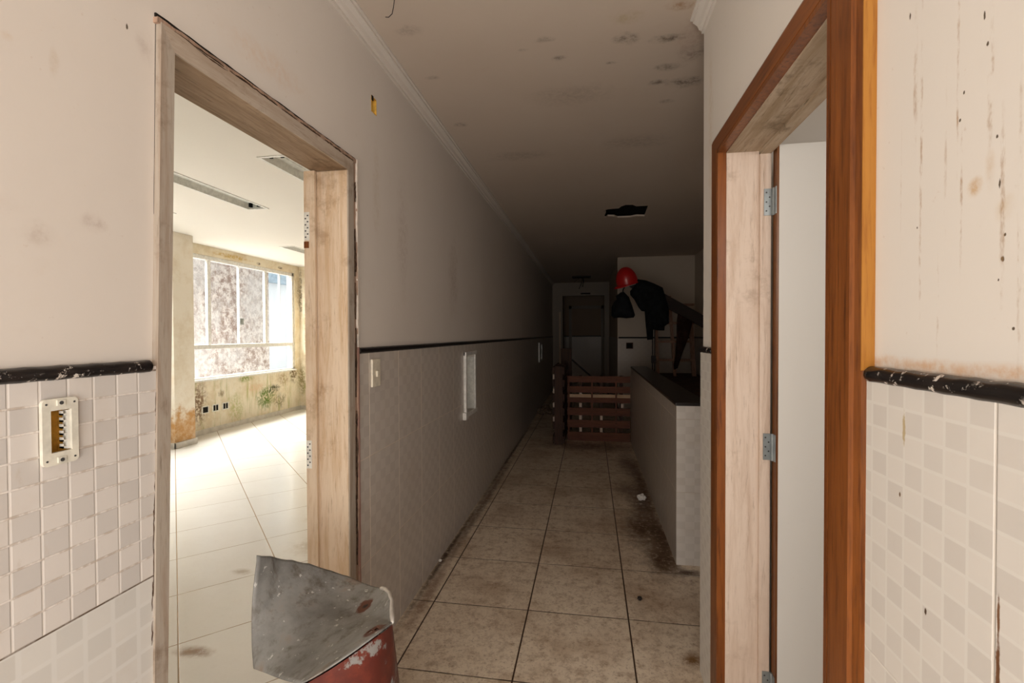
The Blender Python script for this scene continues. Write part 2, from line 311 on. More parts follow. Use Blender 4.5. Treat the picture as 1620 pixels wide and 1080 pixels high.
M['pallet_pale_lit'] = wood('pale pallet board', (.55, .38, .24), (.62, .45, .30), (.36, .22, .13), 'x', .7)  # paler than the other boards, light on it is part of the colour
M['pallet_dark'] = wood('dark pallet wood', (.045, .022, .015), (.07, .032, .02), (.02, .01, .006), 'z', .75)
M['peg'] = flat('pale wood block', (.62, .50, .42), .7)
M['rail'] = wood('dark varnished rail', (.016, .008, .005), (.024, .011, .007), (.007, .004, .003), 'x', .7)
M['post'] = flat('dark iron', (.02, .014, .012), .6)
M['ladder'] = wood('pinkish ladder wood', (.36, .20, .13), (.42, .25, .17), (.2, .1, .06), 'z', .7)
M['platform'] = flat('dark brown landing', (.065, .028, .016), .8, var=.4, scale=8)
M['helmet'] = flat('red helmet shell', (.48, .008, .008), .28, .5, var=.05)
M['helmet_in'] = flat('pale helmet liner', (.5, .46, .42), .6)
M['jacket'] = flat('black work cloth', (.010, .011, .012), .9, .1, var=.35, scale=14)
M['bag'] = flat('black bag cloth', (.007, .008, .010), .75, .2, var=.35, scale=14)
M['rag'] = flat('dark brown cloth', (.028, .014, .011), .95, .05, var=.3, scale=12)
M['paper'] = flat('crumpled paper', (.75, .72, .68), .8)
M['rubble'] = flat('dusty rubble', (.16, .11, .075), .9, var=.3)
M['reveal_strip'] = wood('pale lit reveal', (.62, .50, .38), (.68, .56, .44), (.4, .25, .14), 'z', .7)  # pale colour carries the brightness of a lit door reveal
M['pale_frame'] = plaster('pale door surround', (.36, .31, .26), smudge=.15)
M['far_panel'] = plaster('brownish far wall', (.38, .28, .20), smudge=.35)

# ------------------------------------------------------------------ mesh helpers
def box(bm, lo, hi, mi=0, bev=0):
    b = bmesh.ops.create_cube(bm, size=1.0)['verts']
    lo, hi = Vector(lo), Vector(hi)
    for v in b: v.co = Vector(((lo[i] + hi[i]) / 2 + v.co[i] * (hi[i] - lo[i])) for i in range(3))
    fs = {f for v in b for f in v.link_faces}
    for f in fs: f.material_index = mi
    if bev:
        es = list({e for v in b for e in v.link_edges})
        r = bmesh.ops.bevel(bm, geom=es, offset=bev, segments=2, affect='EDGES', profile=.6)
        for f in r['faces']: f.material_index = mi
def obj(name, bm, mats, parent=None, smooth=False, base=None):
    if base is None and parent is not None: base = Vector(parent.location)
    base = Vector(base) if base is not None else Vector((0, 0, 0))
    if parent is not None or base.length:
        bmesh.ops.translate(bm, verts=bm.verts, vec=-base)
    bmesh.ops.recalc_face_normals(bm, faces=bm.faces)
    me = bpy.data.meshes.new(name); bm.to_mesh(me); bm.free()
    for mt in (mats if isinstance(mats, (list, tuple)) else [mats]): me.materials.append(M[mt] if isinstance(mt, str) else mt)
    if smooth:
        for p in me.polygons: p.use_smooth = True
    o = bpy.data.objects.new(name, me); COL.objects.link(o)
    if parent is not None: o.parent = parent
    else: o.location = base
    return o
def struct(name, bm, mats, **k):
    o = obj(name, bm, mats, **k)
    if o.parent is None: o['kind'] = 'structure'
    return o
def tag(o, label, cat, group=None):
    o['label'] = label; o['category'] = cat
    if group: o['group'] = group
    return o
def thing(name, loc, label, cat, group=None):
    o = bpy.data.objects.new(name, None); COL.objects.link(o); o.location = loc; o.empty_display_size = .1
    return tag(o, label, cat, group)
def frame_root(name, loc):
    o = bpy.data.objects.new(name, None); COL.objects.link(o); o.location = loc; o['kind'] = 'structure'; o.empty_display_size = .1
    return o
def dup(root, loc, label=None, group=None):
    r = root.copy(); COL.objects.link(r); r.location = loc
    if label: r['label'] = label
    if group: r['group'] = group
    for ch in list(root.children):
        c = ch.copy(); COL.objects.link(c); c.parent = r
        for g in list(ch.children):
            d = g.copy(); COL.objects.link(d); d.parent = c
    return r
def B(*boxes, bev=0):
    bm = bmesh.new()
    for q in boxes: box(bm, q[0], q[1], q[2] if len(q) > 2 else 0, bev)
    return bm
def tube(bm, pts, r, seg=8, cap=True):
    pts = [Vector(p) for p in pts]; rings = []
    for i, p in enumerate(pts):
        d = (pts[min(i + 1, len(pts) - 1)] - pts[max(i - 1, 0)]).normalized()
        a = d.cross(Vector((0, 0, 1))); a = a.normalized() if a.length > 1e-3 else Vector((1, 0, 0)); b = d.cross(a)
        rr = r[i] if isinstance(r, (list, tuple)) else r
        rings.append([bm.verts.new(p + (a * math.cos(2 * PI * k / seg) + b * math.sin(2 * PI * k / seg)) * rr) for k in range(seg)])
    for A_, B_ in zip(rings, rings[1:]):
        for k in range(seg): bm.faces.new((A_[k], A_[(k + 1) % seg], B_[(k + 1) % seg], B_[k]))
    if cap: bm.faces.new(rings[0]); bm.faces.new(rings[-1][::-1])
def slab(bm, axis, front, back, U, Z, holes=(), mi=0, fn=None):
    """wall panel normal to axis ('x' or 'y'); U=(u0,u1), Z=(z0,z1), holes=[(u0,u1,z0,z1)]; cells emitted with closed sides only"""
    us = sorted({U[0], U[1], *[q for h in holes for q in h[:2] if U[0] < q < U[1]]}); zs = sorted({Z[0], Z[1], *[q for h in holes for q in h[2:] if Z[0] < q < Z[1]]})
    inh = lambda a, b: any(h[0] < a < h[1] and h[2] < b < h[3] for h in holes)
    full = {(i, j): not inh((us[i] + us[i + 1]) / 2, (zs[j] + zs[j + 1]) / 2) for i in range(len(us) - 1) for j in range(len(zs) - 1)}
    P = (lambda d, u, z: (d, u, z)) if axis == 'x' else (lambda d, u, z: (u, d, z))
    def quad(*c): f = bm.faces.new([bm.verts.new(P(*q)) for q in c]); f.material_index = mi
    for (i, j), ok in full.items():
        if not ok: continue
        a, b, c, d = us[i], us[i + 1], zs[j], zs[j + 1]
        quad((front, a, c), (front, b, c), (front, b, d), (front, a, d)); quad((back, a, c), (back, a, d), (back, b, d), (back, b, c))
        for (di, dj), e in {(-1, 0): ((a, c), (a, d)), (1, 0): ((b, c), (b, d)), (0, -1): ((a, c), (b, c)), (0, 1): ((a, d), (b, d))}.items():
            if not full.get((i + di, j + dj), False):
                (p, q), (r, s) = e; quad((front, p, q), (back, p, q), (back, r, s), (front, r, s))
    return bm
def weld(bm): bmesh.ops.remove_doubles(bm, verts=bm.verts, dist=1e-5)
def poly_holes(outer, holes, z):
    bm = bmesh.new(); es = []
    for lp in [outer] + holes:
        vs = [bm.verts.new((x, y, z)) for x, y in lp]
        es += [bm.edges.new((vs[i], vs[(i + 1) % len(vs)])) for i in range(len(vs))]
    bmesh.ops.triangle_fill(bm, use_beauty=True, use_dissolve=False, edges=es)
    return bm
def rect(x0, x1, y0, y1): return [(x0, y0), (x1, y0), (x1, y1), (x0, y1)]
def inside(p, poly):
    r = False; n = len(poly)
    for i in range(n):
        (x1, y1), (x2, y2) = poly[i], poly[(i + 1) % n]
        if (y1 > p[1]) != (y2 > p[1]) and p[0] < (x2 - x1) * (p[1] - y1) / (y2 - y1) + x1: r = not r
    return r
def edist(p, poly):
    p = Vector(p); best = 9
    for i in range(len(poly)):
        a, b = Vector(poly[i]), Vector(poly[(i + 1) % len(poly)]); t = max(0, min(1, (p - a).dot(b - a) / max((b - a).length_squared, 1e-9)))
        best = min(best, (a + (b - a) * t - p).length)
    return best
def cushion(poly, y, thick, step=.025, soft=.07, fold=.012, fs=(9, 3), seed=0):
    """cloth-like body in the XZ plane: outline filled and puffed front and back with soft folds"""
    pts = []
    n = len(poly)
    for i in range(n):
        a, b = Vector(poly[i]), Vector(poly[(i + 1) % n]); k = max(1, int((b - a).length / step))
        pts += [a + (b - a) * (j / k) for j in range(k)]
    ring = len(pts); outline = [tuple(p) for p in pts]
    x0, x1 = min(p[0] for p in poly), max(p[0] for p in poly); z0, z1 = min(p[1] for p in poly), max(p[1] for p in poly)
    rnd = random.Random(seed); xx = x0
    while xx < x1:
        zz = z0
        while zz < z1:
            q = (xx + rnd.uniform(-.3, .3) * step, zz + rnd.uniform(-.3, .3) * step)
            if inside(q, outline) and edist(q, outline) > step * .5: pts.append(Vector(q))
            zz += step
        xx += step
    V, E_, F, *_ = delaunay_2d_cdt([Vector(p) for p in pts], [(i, (i + 1) % ring) for i in range(ring)], [list(range(ring))], 1, 1e-6)
    bm = bmesh.new(); fr, bk = [], []
    for q in V:
        d = min(1, edist(q, outline) / soft); d = math.sqrt(max(0, 1 - (1 - d) ** 2))
        w = mnoise.noise(Vector((q[0] * fs[0], q[1] * fs[1], seed))) * fold * 2 + mnoise.noise(Vector((q[0] * 25, q[1] * 12, seed + 5))) * fold * .6
        fr.append(bm.verts.new((q[0], y - thick * (.06 + d) - w * d, q[1]))); bk.append(bm.verts.new((q[0], y + thick * (.06 + d) * .7 - w * d, q[1])))
    for f in F:
        bm.faces.new([fr[i] for i in f]); bm.faces.new([bk[i] for i in reversed(f)])
    bm.edges.ensure_lookup_table()
    for e in [e for e in bm.edges if len(e.link_faces) == 1 and e.verts[0] in set(fr)]:
        i, j = fr.index(e.verts[0]), fr.index(e.verts[1])
        bm.faces.new((fr[i], fr[j], bk[j], bk[i]))
    return bm

# ------------------------------------------------------------------ camera
f_px, yaw, pit, roll = 748.07, .1643, -.0153, -.0039
cy, sy, cp, sp = math.cos(yaw), math.sin(yaw), math.cos(pit), math.sin(pit)
fw = Vector((-sy * cp, cy * cp, sp)); rt = Vector((cy, sy, 0)); up = rt.cross(fw)
r2 = rt * math.cos(roll) + up * math.sin(roll); u2 = -rt * math.sin(roll) + up * math.cos(roll)
cam = bpy.data.cameras.new('camera'); cam.sensor_width = 36; cam.lens = f_px * 36 / 1620; cam.clip_start = .02
co = bpy.data.objects.new('camera', cam); COL.objects.link(co)
co.matrix_world = Matrix(((r2.x, u2.x, -fw.x, 0), (r2.y, u2.y, -fw.y, 0), (r2.z, u2.z, -fw.z, 1.41), (0, 0, 0, 1)))
S.camera = co

# ------------------------------------------------------------------ shell
XL, XLU, XB = -.935, -.945, -1.085          # left wall: tile face, paint face, room side
XR, XRU, XRB = .45, .461, .60               # right wall
TZ = 1.344
YB = -.15
DL = (.872, 1.795)                          # left doorway (rough opening)
# left wall, with the doorway, the wired boxes and the hose cabinet cut out
bm = bmesh.new()
eb = (.669, .718, 1.191, 1.290); nb = (3.45, 3.775, .80, 1.255); ub = (1.956, 2.007, 2.389, 2.459)
door_hole = (DL[0], DL[1], -1, 2.112)
slab(bm, 'x', XLU, XB, (YB, 12.0), (TZ, 2.70), [door_hole, ub], 0)
slab(bm, 'x', XL, XB, (YB, DL[0]), (.889, TZ), [eb], 1)
slab(bm, 'x', XL, XB, (YB, DL[0]), (0, .889), [], 2)
slab(bm, 'x', XL, XB, (DL[1], 12.0), (0, TZ), [nb], 3)
# the left edge of the opening leans: wedge of wall beside the jamb
for (z0, z1, fx, mi) in [(.67, TZ, XL, 1), (TZ, 2.112, XLU, 0)]:
    e = lambda z: DL[0] + .040 * max(0, (z - .67) / 1.44)
    vs = [[bm.verts.new((d, y, z)) for (y, z) in ((DL[0], z0), (e(z0) + .0001, z0), (e(z1), z1), (DL[0], z1))] for d in (fx, XB)]
    for fc in (vs[0], vs[1][::-1]): bm.faces.new(fc).material_index = mi
    for k in range(4): bm.faces.new((vs[0][k], vs[0][(k + 1) % 4], vs[1][(k + 1) % 4], vs[1][k])).material_index = mi
struct('wall_left', bm, ['plaster_left', 'tile_emboss', 'tile_left_near', 'tile_left_far'])
# right wall
DR = (.957, 1.772)
bm = bmesh.new()
slab(bm, 'x', XRU, XRB, (YB, 2.06), (TZ, 2.70), [(DR[0], DR[1], -1, 2.062)], 0)
slab(bm, 'x', XR, XRB, (YB, 2.06), (0, TZ), [(DR[0], DR[1], -1, 2.062)], 1)
struct('wall_right', bm, ['plaster_right', 'tile_right'])
# small room behind the right door
struct('wall_right_room', B(((.60, 2.0, 0), (1.70, 2.06, 2.70)), ((1.66, .2, 0), (1.70, 2.0, 2.70)), ((.60, .15, 0), (1.70, .2, 2.70))), 'grey_room')
# stairwell walls
bm = bmesh.new(); slab(bm, 'y', 8.20, 8.35, (.455, 1.85), (TZ, 2.70), [], 0); slab(bm, 'y', 8.19, 8.35, (.455, 1.85), (0, TZ), [(.60, .704, 1.163, 1.257)], 1)
struct('wall_far', bm, ['stair_paint', 'tile_far'])
bm = bmesh.new(); slab(bm, 'x', 1.70, 1.85, (2.06, 8.2), (TZ, 2.70), [], 0); slab(bm, 'x', 1.69, 1.85, (2.06, 8.19), (0, TZ), [], 1)
struct('wall_stair', bm, ['stair_paint', 'tile_half'])
# far corridor
bm = bmesh.new(); slab(bm, 'x', .465, .60, (8.35, 12.0), (TZ, 2.70), [], 0); slab(bm, 'x', .455, .60, (8.35, 12.0), (0, TZ), [], 1)
struct('wall_corridor', bm, ['stair_paint', 'tile_half'])
bm = bmesh.new(); slab(bm, 'y', 12.0, 12.15, (-1.085, .60), (0, 2.70), [(-.69, .345, -1, 2.37)], 0)
struct('wall_cross', bm, ['pale_frame'])
bm = bmesh.new(); slab(bm, 'x', -.80, -.9, (12.15, 14.6), (0, 2.7)); slab(bm, 'x', .45, .55, (12.15, 14.6), (0, 2.7))
struct('wall_end_sides', bm, ['far_panel'])
bm = bmesh.new(); slab(bm, 'y', 14.5, 14.6, (-.8, .45), (TZ, 2.7), [], 0); slab(bm, 'y', 14.49, 14.6, (-.8, .45), (0, TZ), [], 1)
struct('wall_end', bm, ['far_panel', 'tile_far'])
# closed hall behind the camera, holding unseen lamps added for the near walls
HB = -2.2
struct('wall_hall', B(((-3.2, HB - .1, 0), (2.7, HB, 2.70)), ((-3.3, HB - .1, 0), (-3.2, YB, 2.70)), ((2.7, HB - .1, 0), (2.8, YB, 2.70)), ((-3.2, YB - .1, 0), (XB + .02, YB, 2.70)), ((XRB - .02, YB - .1, 0), (2.7, YB, 2.70)), ((-3.2, YB - .1, 2.52), (2.7, YB, 2.70)) if False else ((XB, YB - .1, 0), (XB + .02, YB, 2.70))), 'plaster_left')
struct('floor_hall', B(((-3.3, HB - .1, -.06), (2.8, YB - .05, 0))), 'floor')
struct('ceiling_hall', B(((-3.3, HB - .1, 2.70), (2.8, YB - .05, 2.75))), 'ceiling')
# office room on the left
XW = -5.45
bm = bmesh.new(); WH = [(5.55, 8.06, .775, 2.562), (.9, 4.6, .775, 2.562)]
slab(bm, 'x', XW, XW - .16, (-.4, 8.35), (0, 2.72), WH, 0)
struct('wall_window', bm, ['window_wall'])
struct('wall_room_back', B(((XW, 8.20, 0), (XB, 8.35, 2.72))), 'window_wall')
struct('wall_room_front', B(((XW, -.55, 0), (XB, -.4, 2.72))), 'room_wall')
struct('wall_corner_box', B(((-5.10, 8.05, 0), (-4.4, 8.2, 2.70))), 'window_wall')
struct('pillar', B(((-5.449, 5.09, 0), (-5.09, 5.40, 2.70)), bev=.006), 'pillar')
bm = B(((XW, 5.40, 0), (XW + .014, 8.2, .072)), ((XW, -.4, 0), (XW + .014, 5.09, .072)), ((-5.47, 5.076, 0), (-5.076, 5.09, .075)), ((-5.09, 5.076, 0), (-5.076, 5.414, .075)), ((XW, 8.186, 0), (-5.10, 8.2, .072)), ((-5.10, 8.036, 0), (-4.4, 8.05, .072)), bev=.002)
struct('baseboard_window', bm, 'baseboard')
# floors and ceilings
struct('floor', B(((-1.01, YB - .05, -.06), (1.85, 14.6, 0))), 'floor')
struct('floor_room', B(((-5.61, -.55, -.06), (-1.01, 8.35, 0))), 'room_floor')
hole = [(.139, 5.06), (.18, 5.02), (.22, 5.01), (.29, 5.0), (.31, 4.93), (.35, 4.88), (.42, 4.89), (.46, 4.95), (.58, 4.95), (.588, 5.38), (.50, 5.36), (.44, 5.40), (.30, 5.40), (.26, 5.33), (.19, 5.31), (.17, 5.38), (.15, 5.34), (.165, 5.14)]
bm = poly_holes(rect(-1.085, 1.85, YB - .05, 14.6), [hole], CZ)
ext = bmesh.ops.extrude_face_region(bm, geom=list(bm.faces)); bmesh.ops.translate(bm, verts=[g for g in ext['geom'] if isinstance(g, bmesh.types.BMVert)], vec=(0, 0, .018))
struct('ceiling', bm, 'ceiling')
struct('ceiling_void', B(((-.2, 4.5, 2.72), (1.0, 5.8, 2.722)), ((-.2, 4.5, 3.2), (1.0, 5.8, 3.22)), ((-.2, 4.48, 2.72), (1.0, 4.5, 3.22)), ((-.2, 5.8, 2.72), (1.0, 5.82, 3.22)), ((-.22, 4.48, 2.72), (-.2, 5.82, 3.22)), ((1.0, 4.48, 2.72), (1.02, 5.82, 3.22)))
       if False else B(((-.2, 4.5, 3.2), (1.0, 5.8, 3.22)), ((-.2, 4.48, 2.718), (1.0, 4.5, 3.22)), ((-.2, 5.8, 2.718), (1.0, 5.82, 3.22)), ((-.22, 4.48, 2.718), (-.2, 5.82, 3.22)), ((1.0, 4.48, 2.718), (1.02, 5.82, 3.22))), 'dark_cavity')
FX = [(-3.345, 3.17), (-2.262, 3.09), (-4.35, 6.25), (-4.43, 3.17)]     # light troughs: centre X, near end Y
FW, FL = .235, 1.20
bm = poly_holes(rect(-5.61, -1.05, -.55, 8.35), [rect(x - FW / 2 + .02, x + FW / 2 - .02, y + .02, y + FL - .02) for x, y in FX], CZ)
ext = bmesh.ops.extrude_face_region(bm, geom=list(bm.faces)); bmesh.ops.translate(bm, verts=[g for g in ext['geom'] if isinstance(g, bmesh.types.BMVert)], vec=(0, 0, .018))
struct('ceiling_room', bm, 'room_ceiling')
struct('roof_slab', B(((-5.7, -.6, 2.80), (-1.05, 8.4, 2.9))), 'room_ceiling')

# crowns (stepped plaster moulding swept along the walls)
def crown(y0, y1, xw, s):
    prof = [(0, -.062), (.010, -.062), (.010, -.050), (.020, -.046), (.026, -.030), (.040, -.018), (.044, -.018), (.044, -.008), (.054, -.008), (.054, 0), (0, 0)]
    bm = bmesh.new(); rings = [[bm.verts.new((xw + s * a, y, CZ + b)) for a, b in prof] for y in (y0, y1)]
    for k in range(len(prof)): bm.faces.new((rings[0][k], rings[0][(k + 1) % len(prof)], rings[1][(k + 1) % len(prof)], rings[1][k]))
    bm.faces.new(rings[0]); bm.faces.new(rings[1][::-1])
    return bm
struct('trim_1', crown(YB, 12.0, XLU, 1), 'plaster_left')
struct('trim_2', crown(YB, 2.06, XRU, -1), 'plaster_right')
# black rope mouldings
def rope(p0, p1, nrm, step, seg=9, R=.0135, pitch=.055):
    p0, p1, nrm = Vector(p0), Vector(p1), Vector(nrm); d = (p1 - p0); L = d.length; d.normalize(); n = max(2, int(L / step)); rings = []
    bm = bmesh.new()
    for i in range(n + 1):
        s = L * i / n; ring = []
        for k in range(seg + 1):
            a = -PI / 2 + PI * k / seg
            rr = R * (1 + .045 * (1 - abs(math.sin(PI * s / pitch + a * .9)) ** .7 * 1.6)) if step < .03 else R
            ring.append(bm.verts.new(p0 + d * s + nrm * max(0, math.cos(a)) * rr * 1.05 + Vector((0, 0, math.sin(a) * rr))))
        rings.append(ring)
    for A_, C_ in zip(rings, rings[1:]):
        for k in range(seg): bm.faces.new((A_[k], A_[k + 1], C_[k + 1], C_[k]))
        bm.faces.new((A_[0], C_[0], C_[-1], A_[-1]))
    bm.faces.new(rings[0]); bm.faces.new(rings[-1])
    return bm
struct('trim_3', rope((XLU + .004, YB, TZ), (XLU + .004, .876, TZ), (1, 0, 0), .005), 'rope', smooth=True)
struct('trim_4', rope((XLU + .004, 1.80, TZ), (XLU + .004, 12.0, TZ), (1, 0, 0), .02), 'rope_clean', smooth=True)
struct('trim_5', rope((XRU - .004, YB, TZ - .002), (XRU - .004, .862, TZ - .002), (-1, 0, 0), .005), 'rope', smooth=True)
struct('trim_6', rope((XRU - .004, 1.872, TZ), (XRU - .004, 2.06, TZ), (-1, 0, 0), .01), 'rope', smooth=True)
struct('trim_7', rope((.47, 8.198, TZ), (1.68, 8.198, TZ), (0, -1, 0), .06), 'rope_clean', smooth=True)
struct('trim_8', rope((1.698, 2.1, TZ), (1.698, 8.19, TZ), (-1, 0, 0), .06), 'rope_clean', smooth=True)
struct('trim_9', rope((-.79, 14.49, TZ), (.44, 14.49, TZ), (0, -1, 0), .06), 'rope_clean', smooth=True)

# half wall guarding the stair, with a dark granite cap
HX, HX2, HY, HY2 = .5155, .685, 2.99, 6.25
bm = bmesh.new(); slab(bm, 'y', HY, HY + .012, (HX, HX2), (0, .972), [], 0); slab(bm, 'x', HX, HX2, (HY + .012, HY2), (0, .972), [], 1)
struct('wall_half', bm, ['tile_x', 'tile_half'])
struct('trim_10', B(((HX - .006, HY - .006, .972), (HX2 + .025, HY2, .992)), bev=.003), 'granite')
struct('slab_landing', B(((.75, 5.2, 0), (1.69, 8.19, .755))), 'platform')

# ------------------------------------------------------------------ left doorway frame
d1 = frame_root('door_1', (XL, 1.3, 0))
def prism(bm, pts, d0, d1_, axis='x', mi=0):
    P = (lambda d, a, b: (d, a, b)) if axis == 'x' else (lambda d, a, b: (a, d, b))
    A_ = [bm.verts.new(P(d0, *p)) for p in pts]; C_ = [bm.verts.new(P(d1_, *p)) for p in pts]; n = len(pts)
    fs = [bm.faces.new(A_), bm.faces.new(C_[::-1])] + [bm.faces.new((A_[k], A_[(k + 1) % n], C_[(k + 1) % n], C_[k])) for k in range(n)]
    for f in fs: f.material_index = mi
lean = lambda z, a, b: a + (b - a) * (z / 2.1)
# jamb on the near side leans slightly
bm = bmesh.new(); prism(bm, [(lean(0, .852, .911), 0), (lean(0, .884, .9445), 0), (lean(2.1, .884, .9445), 2.052), (lean(2.1, .852, .911), 2.10)], -.930, XB)
o = obj('jamb', bm, 'jamb_left_front', d1); o['label'] = 'grey brown front edge of the near jamb'
bm = bmesh.new(); prism(bm, [(lean(0, 1.708, 1.725), 0), (1.756, 0), (1.766, 2.10), (1.725, 2.052)], -.930, -.936); prism(bm, [(lean(0, 1.708, 1.725), 0), (1.756, 0), (1.766, 2.10), (1.725, 2.052)], -.9361, XB, mi=1)
box(bm, (-1.105, 1.70, 0), (-1.06, 1.712, 2.05), 1)
o = obj('jamb', bm, ['jamb_left_front', 'jamb_left'], d1)
bm = bmesh.new(); prism(bm, [(.944, 2.052), (1.726, 2.056), (1.766, 2.10), (.911, 2.10)], -.930, -.936); prism(bm, [(.944, 2.052), (1.726, 2.056), (1.766, 2.10), (.911, 2.10)], -.9361, XB, mi=1)
o = obj('head', bm, ['head_front', 'jamb_head'], d1); o['label'] = 'dark water stained head of the frame'
def jag(path, w0, w1, seed, n=60):
    rnd = random.Random(seed); (y0, z0), (y1, z1) = path; d = Vector((y1 - y0, z1 - z0)); nn = Vector((-d.y, d.x)).normalized(); lft, rgt = [], []
    for i in range(n + 1):
        p = Vector((y0, z0)) + d * (i / n); a = w0 * (.6 + .6 * rnd.random()); b = w1 * (.55 + .65 * rnd.random())
        lft.append(p + nn * a); rgt.append(p - nn * b)
    return [tuple(p) for p in lft + rgt[::-1]]
bm = bmesh.new(); prism(bm, jag(((1.776, 0), (1.784, 2.10)), .020, .013, 3, 70), -.936, -.99)
obj('plaster_edge', bm, 'broken', d1)
bm = bmesh.new(); prism(bm, jag(((1.793, 0), (1.797, 1.36)), .007, .004, 6, 40), -.929, -.985)
obj('plaster_edge', bm, 'pinkedge', d1)
bm = bmesh.new(); prism(bm, jag(((1.795, 1.36), (1.798, 2.118)), .007, .003, 8, 24), -.929, -.985)
obj('plaster_edge', bm, 'pale_edge', d1)
bm = bmesh.new(); prism(bm, jag(((.905, 2.104), (1.80, 2.112)), .006, .012, 4, 44), -.932, -.985)
obj('plaster_edge', bm, 'broken', d1)
bm = bmesh.new(); prism(bm, jag(((.908, 2.117), (1.80, 2.122)), .004, .005, 14, 30), -.9405, -.985)
obj('shade_strip', bm, 'dark_cavity', d1)  # ragged dark strip painting in the shade line above the head
bm = bmesh.new(); prism(bm, jag(((.8735, .68), (.911, 2.112)), 0.0005, .0025, 5, 40), -.9440, -.985)
obj('plaster_edge', bm, 'dark_cavity', d1)
M['crack'] = flat('dark brown crack', (.07, .042, .027), .9, .1, var=.5, scale=60)
def chips(path, n, ln, wd, seed, fx=-.9294):
    rnd = random.Random(seed); (y0, z0), (y1, z1) = path; bm = bmesh.new(); d = Vector((y1 - y0, z1 - z0)); L = d.length; d.normalize(); nn = Vector((-d.y, d.x))
    for i in range(n):
        c = Vector((y0, z0)) + d * L * ((i + rnd.random()) / n) + nn * rnd.uniform(-1, 1) * wd; l_ = ln * rnd.uniform(.3, 1); k = 9; up_, dn = [], []
        for j in range(k):
            e = math.sin(PI * j / (k - 1)) * wd; p = c + d * l_ * (j / (k - 1) - .5) + nn * rnd.uniform(-.5, .5) * wd
            up_.append(p + nn * e * rnd.uniform(.15, .9)); dn.append(p - nn * (e * rnd.uniform(.15, .9) + .0003))
        prism(bm, [tuple(q) for q in up_ + dn[::-1]], fx, fx - .005)
    return bm
obj('crack', chips(((1.770, .02), (1.779, 2.0)), 14, .22, .0034, 21), 'crack', d1)
obj('crack', chips(((1.787, .02), (1.790, 2.0)), 12, .20, .0035, 22), 'broken', d1)
obj('crack', chips(((.93, 2.098), (1.78, 2.106)), 9, .16, .0030, 23), 'crack', d1)
obj('crack', chips(((.870, .72), (.8895, 1.32)), 9, .12, .0016, 24, -.9344), 'crack', d1)
for z in (1.835, .94):
    bm = B(((-1.104, 1.6985, z - .055), (-1.082, 1.7002, z + .055)))
    for k in range(8): box(bm, (-1.101 + .009 * (k % 2), 1.6975, z - .045 + .012 * k), (-1.095 + .009 * (k % 2), 1.699, z - .040 + .012 * k), 1)
    o = obj('strike_plate', bm, ['plastic_white', 'screw'], d1); o['label'] = 'white pierced plate at the room edge of the jamb'
bm = B(((-1.105, 1.6975, 1.75), (-1.085, 1.7002, 1.775))); o = obj('wood_scar', bm, 'wood_orange', d1)

# ------------------------------------------------------------------ right doorway
d2 = frame_root('door_2', (XR, 1.36, 0))
CF = .436                                            # casing front face
def casing(z0, z1, ya, yb, inner):
    # board with a stepped, rounded face: inner edge is the one by the opening
    s = 1 if yb > ya else -1; w = abs(yb - ya)
    prof = [(0, .0), (0, -.012), (w * .08, -.015), (w * .24, -.018), (w * .30, -.023), (w * .96, -.023), (w, -.019), (w, .02)]
    return [(XRU + b, ya + s * a) for a, b in prof]
def casing_v(bm, ya, yb, z0, za, zb):
    pr = casing(0, 0, ya, yb, 0); w = abs(yb - ya); lo = [bm.verts.new((x, y, z0)) for x, y in pr]; hi = [bm.verts.new((x, y, za + (zb - za) * abs(y - ya) / w)) for x, y in pr]; n = len(pr)
    for k in range(n): bm.faces.new((lo[k], lo[(k + 1) % n], hi[(k + 1) % n], hi[k]))
    bm.faces.new(lo); bm.faces.new(hi[::-1])
ZO, ZI = 2.120, 2.050
bm = bmesh.new(); casing_v(bm, .865, .968, 0, ZO, ZI); o = obj('casing', bm, 'wood_orange', d2)
bm = bmesh.new(); casing_v(bm, 1.865, 1.762, 0, ZO, ZI); o = obj('casing', bm, 'wood_orange', d2)
bm = bmesh.new(); w = ZO - ZI
prof = [(0, .0), (0, -.012), (w * .08, -.015), (w * .24, -.018), (w * .30, -.023), (w * .96, -.023), (w, -.019), (w, .02)]
A_ = [bm.verts.new((XRU + b, .865 + a * (.968 - .865) / w, ZO - a)) for a, b in prof]; C_ = [bm.verts.new((XRU + b, 1.865 - a * (1.865 - 1.762) / w, ZO - a)) for a, b in prof]
for k in range(len(prof)): bm.faces.new((A_[k], A_[(k + 1) % len(prof)], C_[(k + 1) % len(prof)], C_[k]))
bm.faces.new(A_); bm.faces.new(C_[::-1]); obj('casing_head', bm, 'wood_orange_y', d2)
bm = B(((XR - .009, .8635, TZ + .004), (XRU + .001, .8660, ZO)))
o = obj('casing_edge', bm, 'wood_yellow', d2); o['label'] = 'yellow unvarnished edge of the near casing'
# reveal strips of the casing (orange lining), then bare jamb, then stop
bm = B(((.438, 1.7505, 0), (.4665, 1.7625, 2.05)), ((.438, .9675, 0), (.4665, .9795, 2.05)), ((.438, .968, 2.038), (.4665, 1.762, 2.05)))
obj('lining', bm, 'wood_orange', d2)
bm = B(((.4665, 1.748, 0), (.575, 1.772, 2.04)), ((.572, 1.735, 0), (.607, 1.772, 2.03)), bev=.002); obj('jamb', bm, 'jamb_right', d2)
bm = B(((.4665, .957, 0), (.575, .982, 2.04)), ((.572, .957, 0), (.607, .994, 2.03)), bev=.002); obj('jamb', bm, 'jamb_right', d2)
bm = B(((.4665, .968, 2.034), (.575, 1.762, 2.062)), ((.572, .968, 2.020), (.607, 1.762, 2.062)), bev=.002)
o = obj('head', bm, 'jamb_right_head', d2); o['label'] = 'mould stained head of the frame'
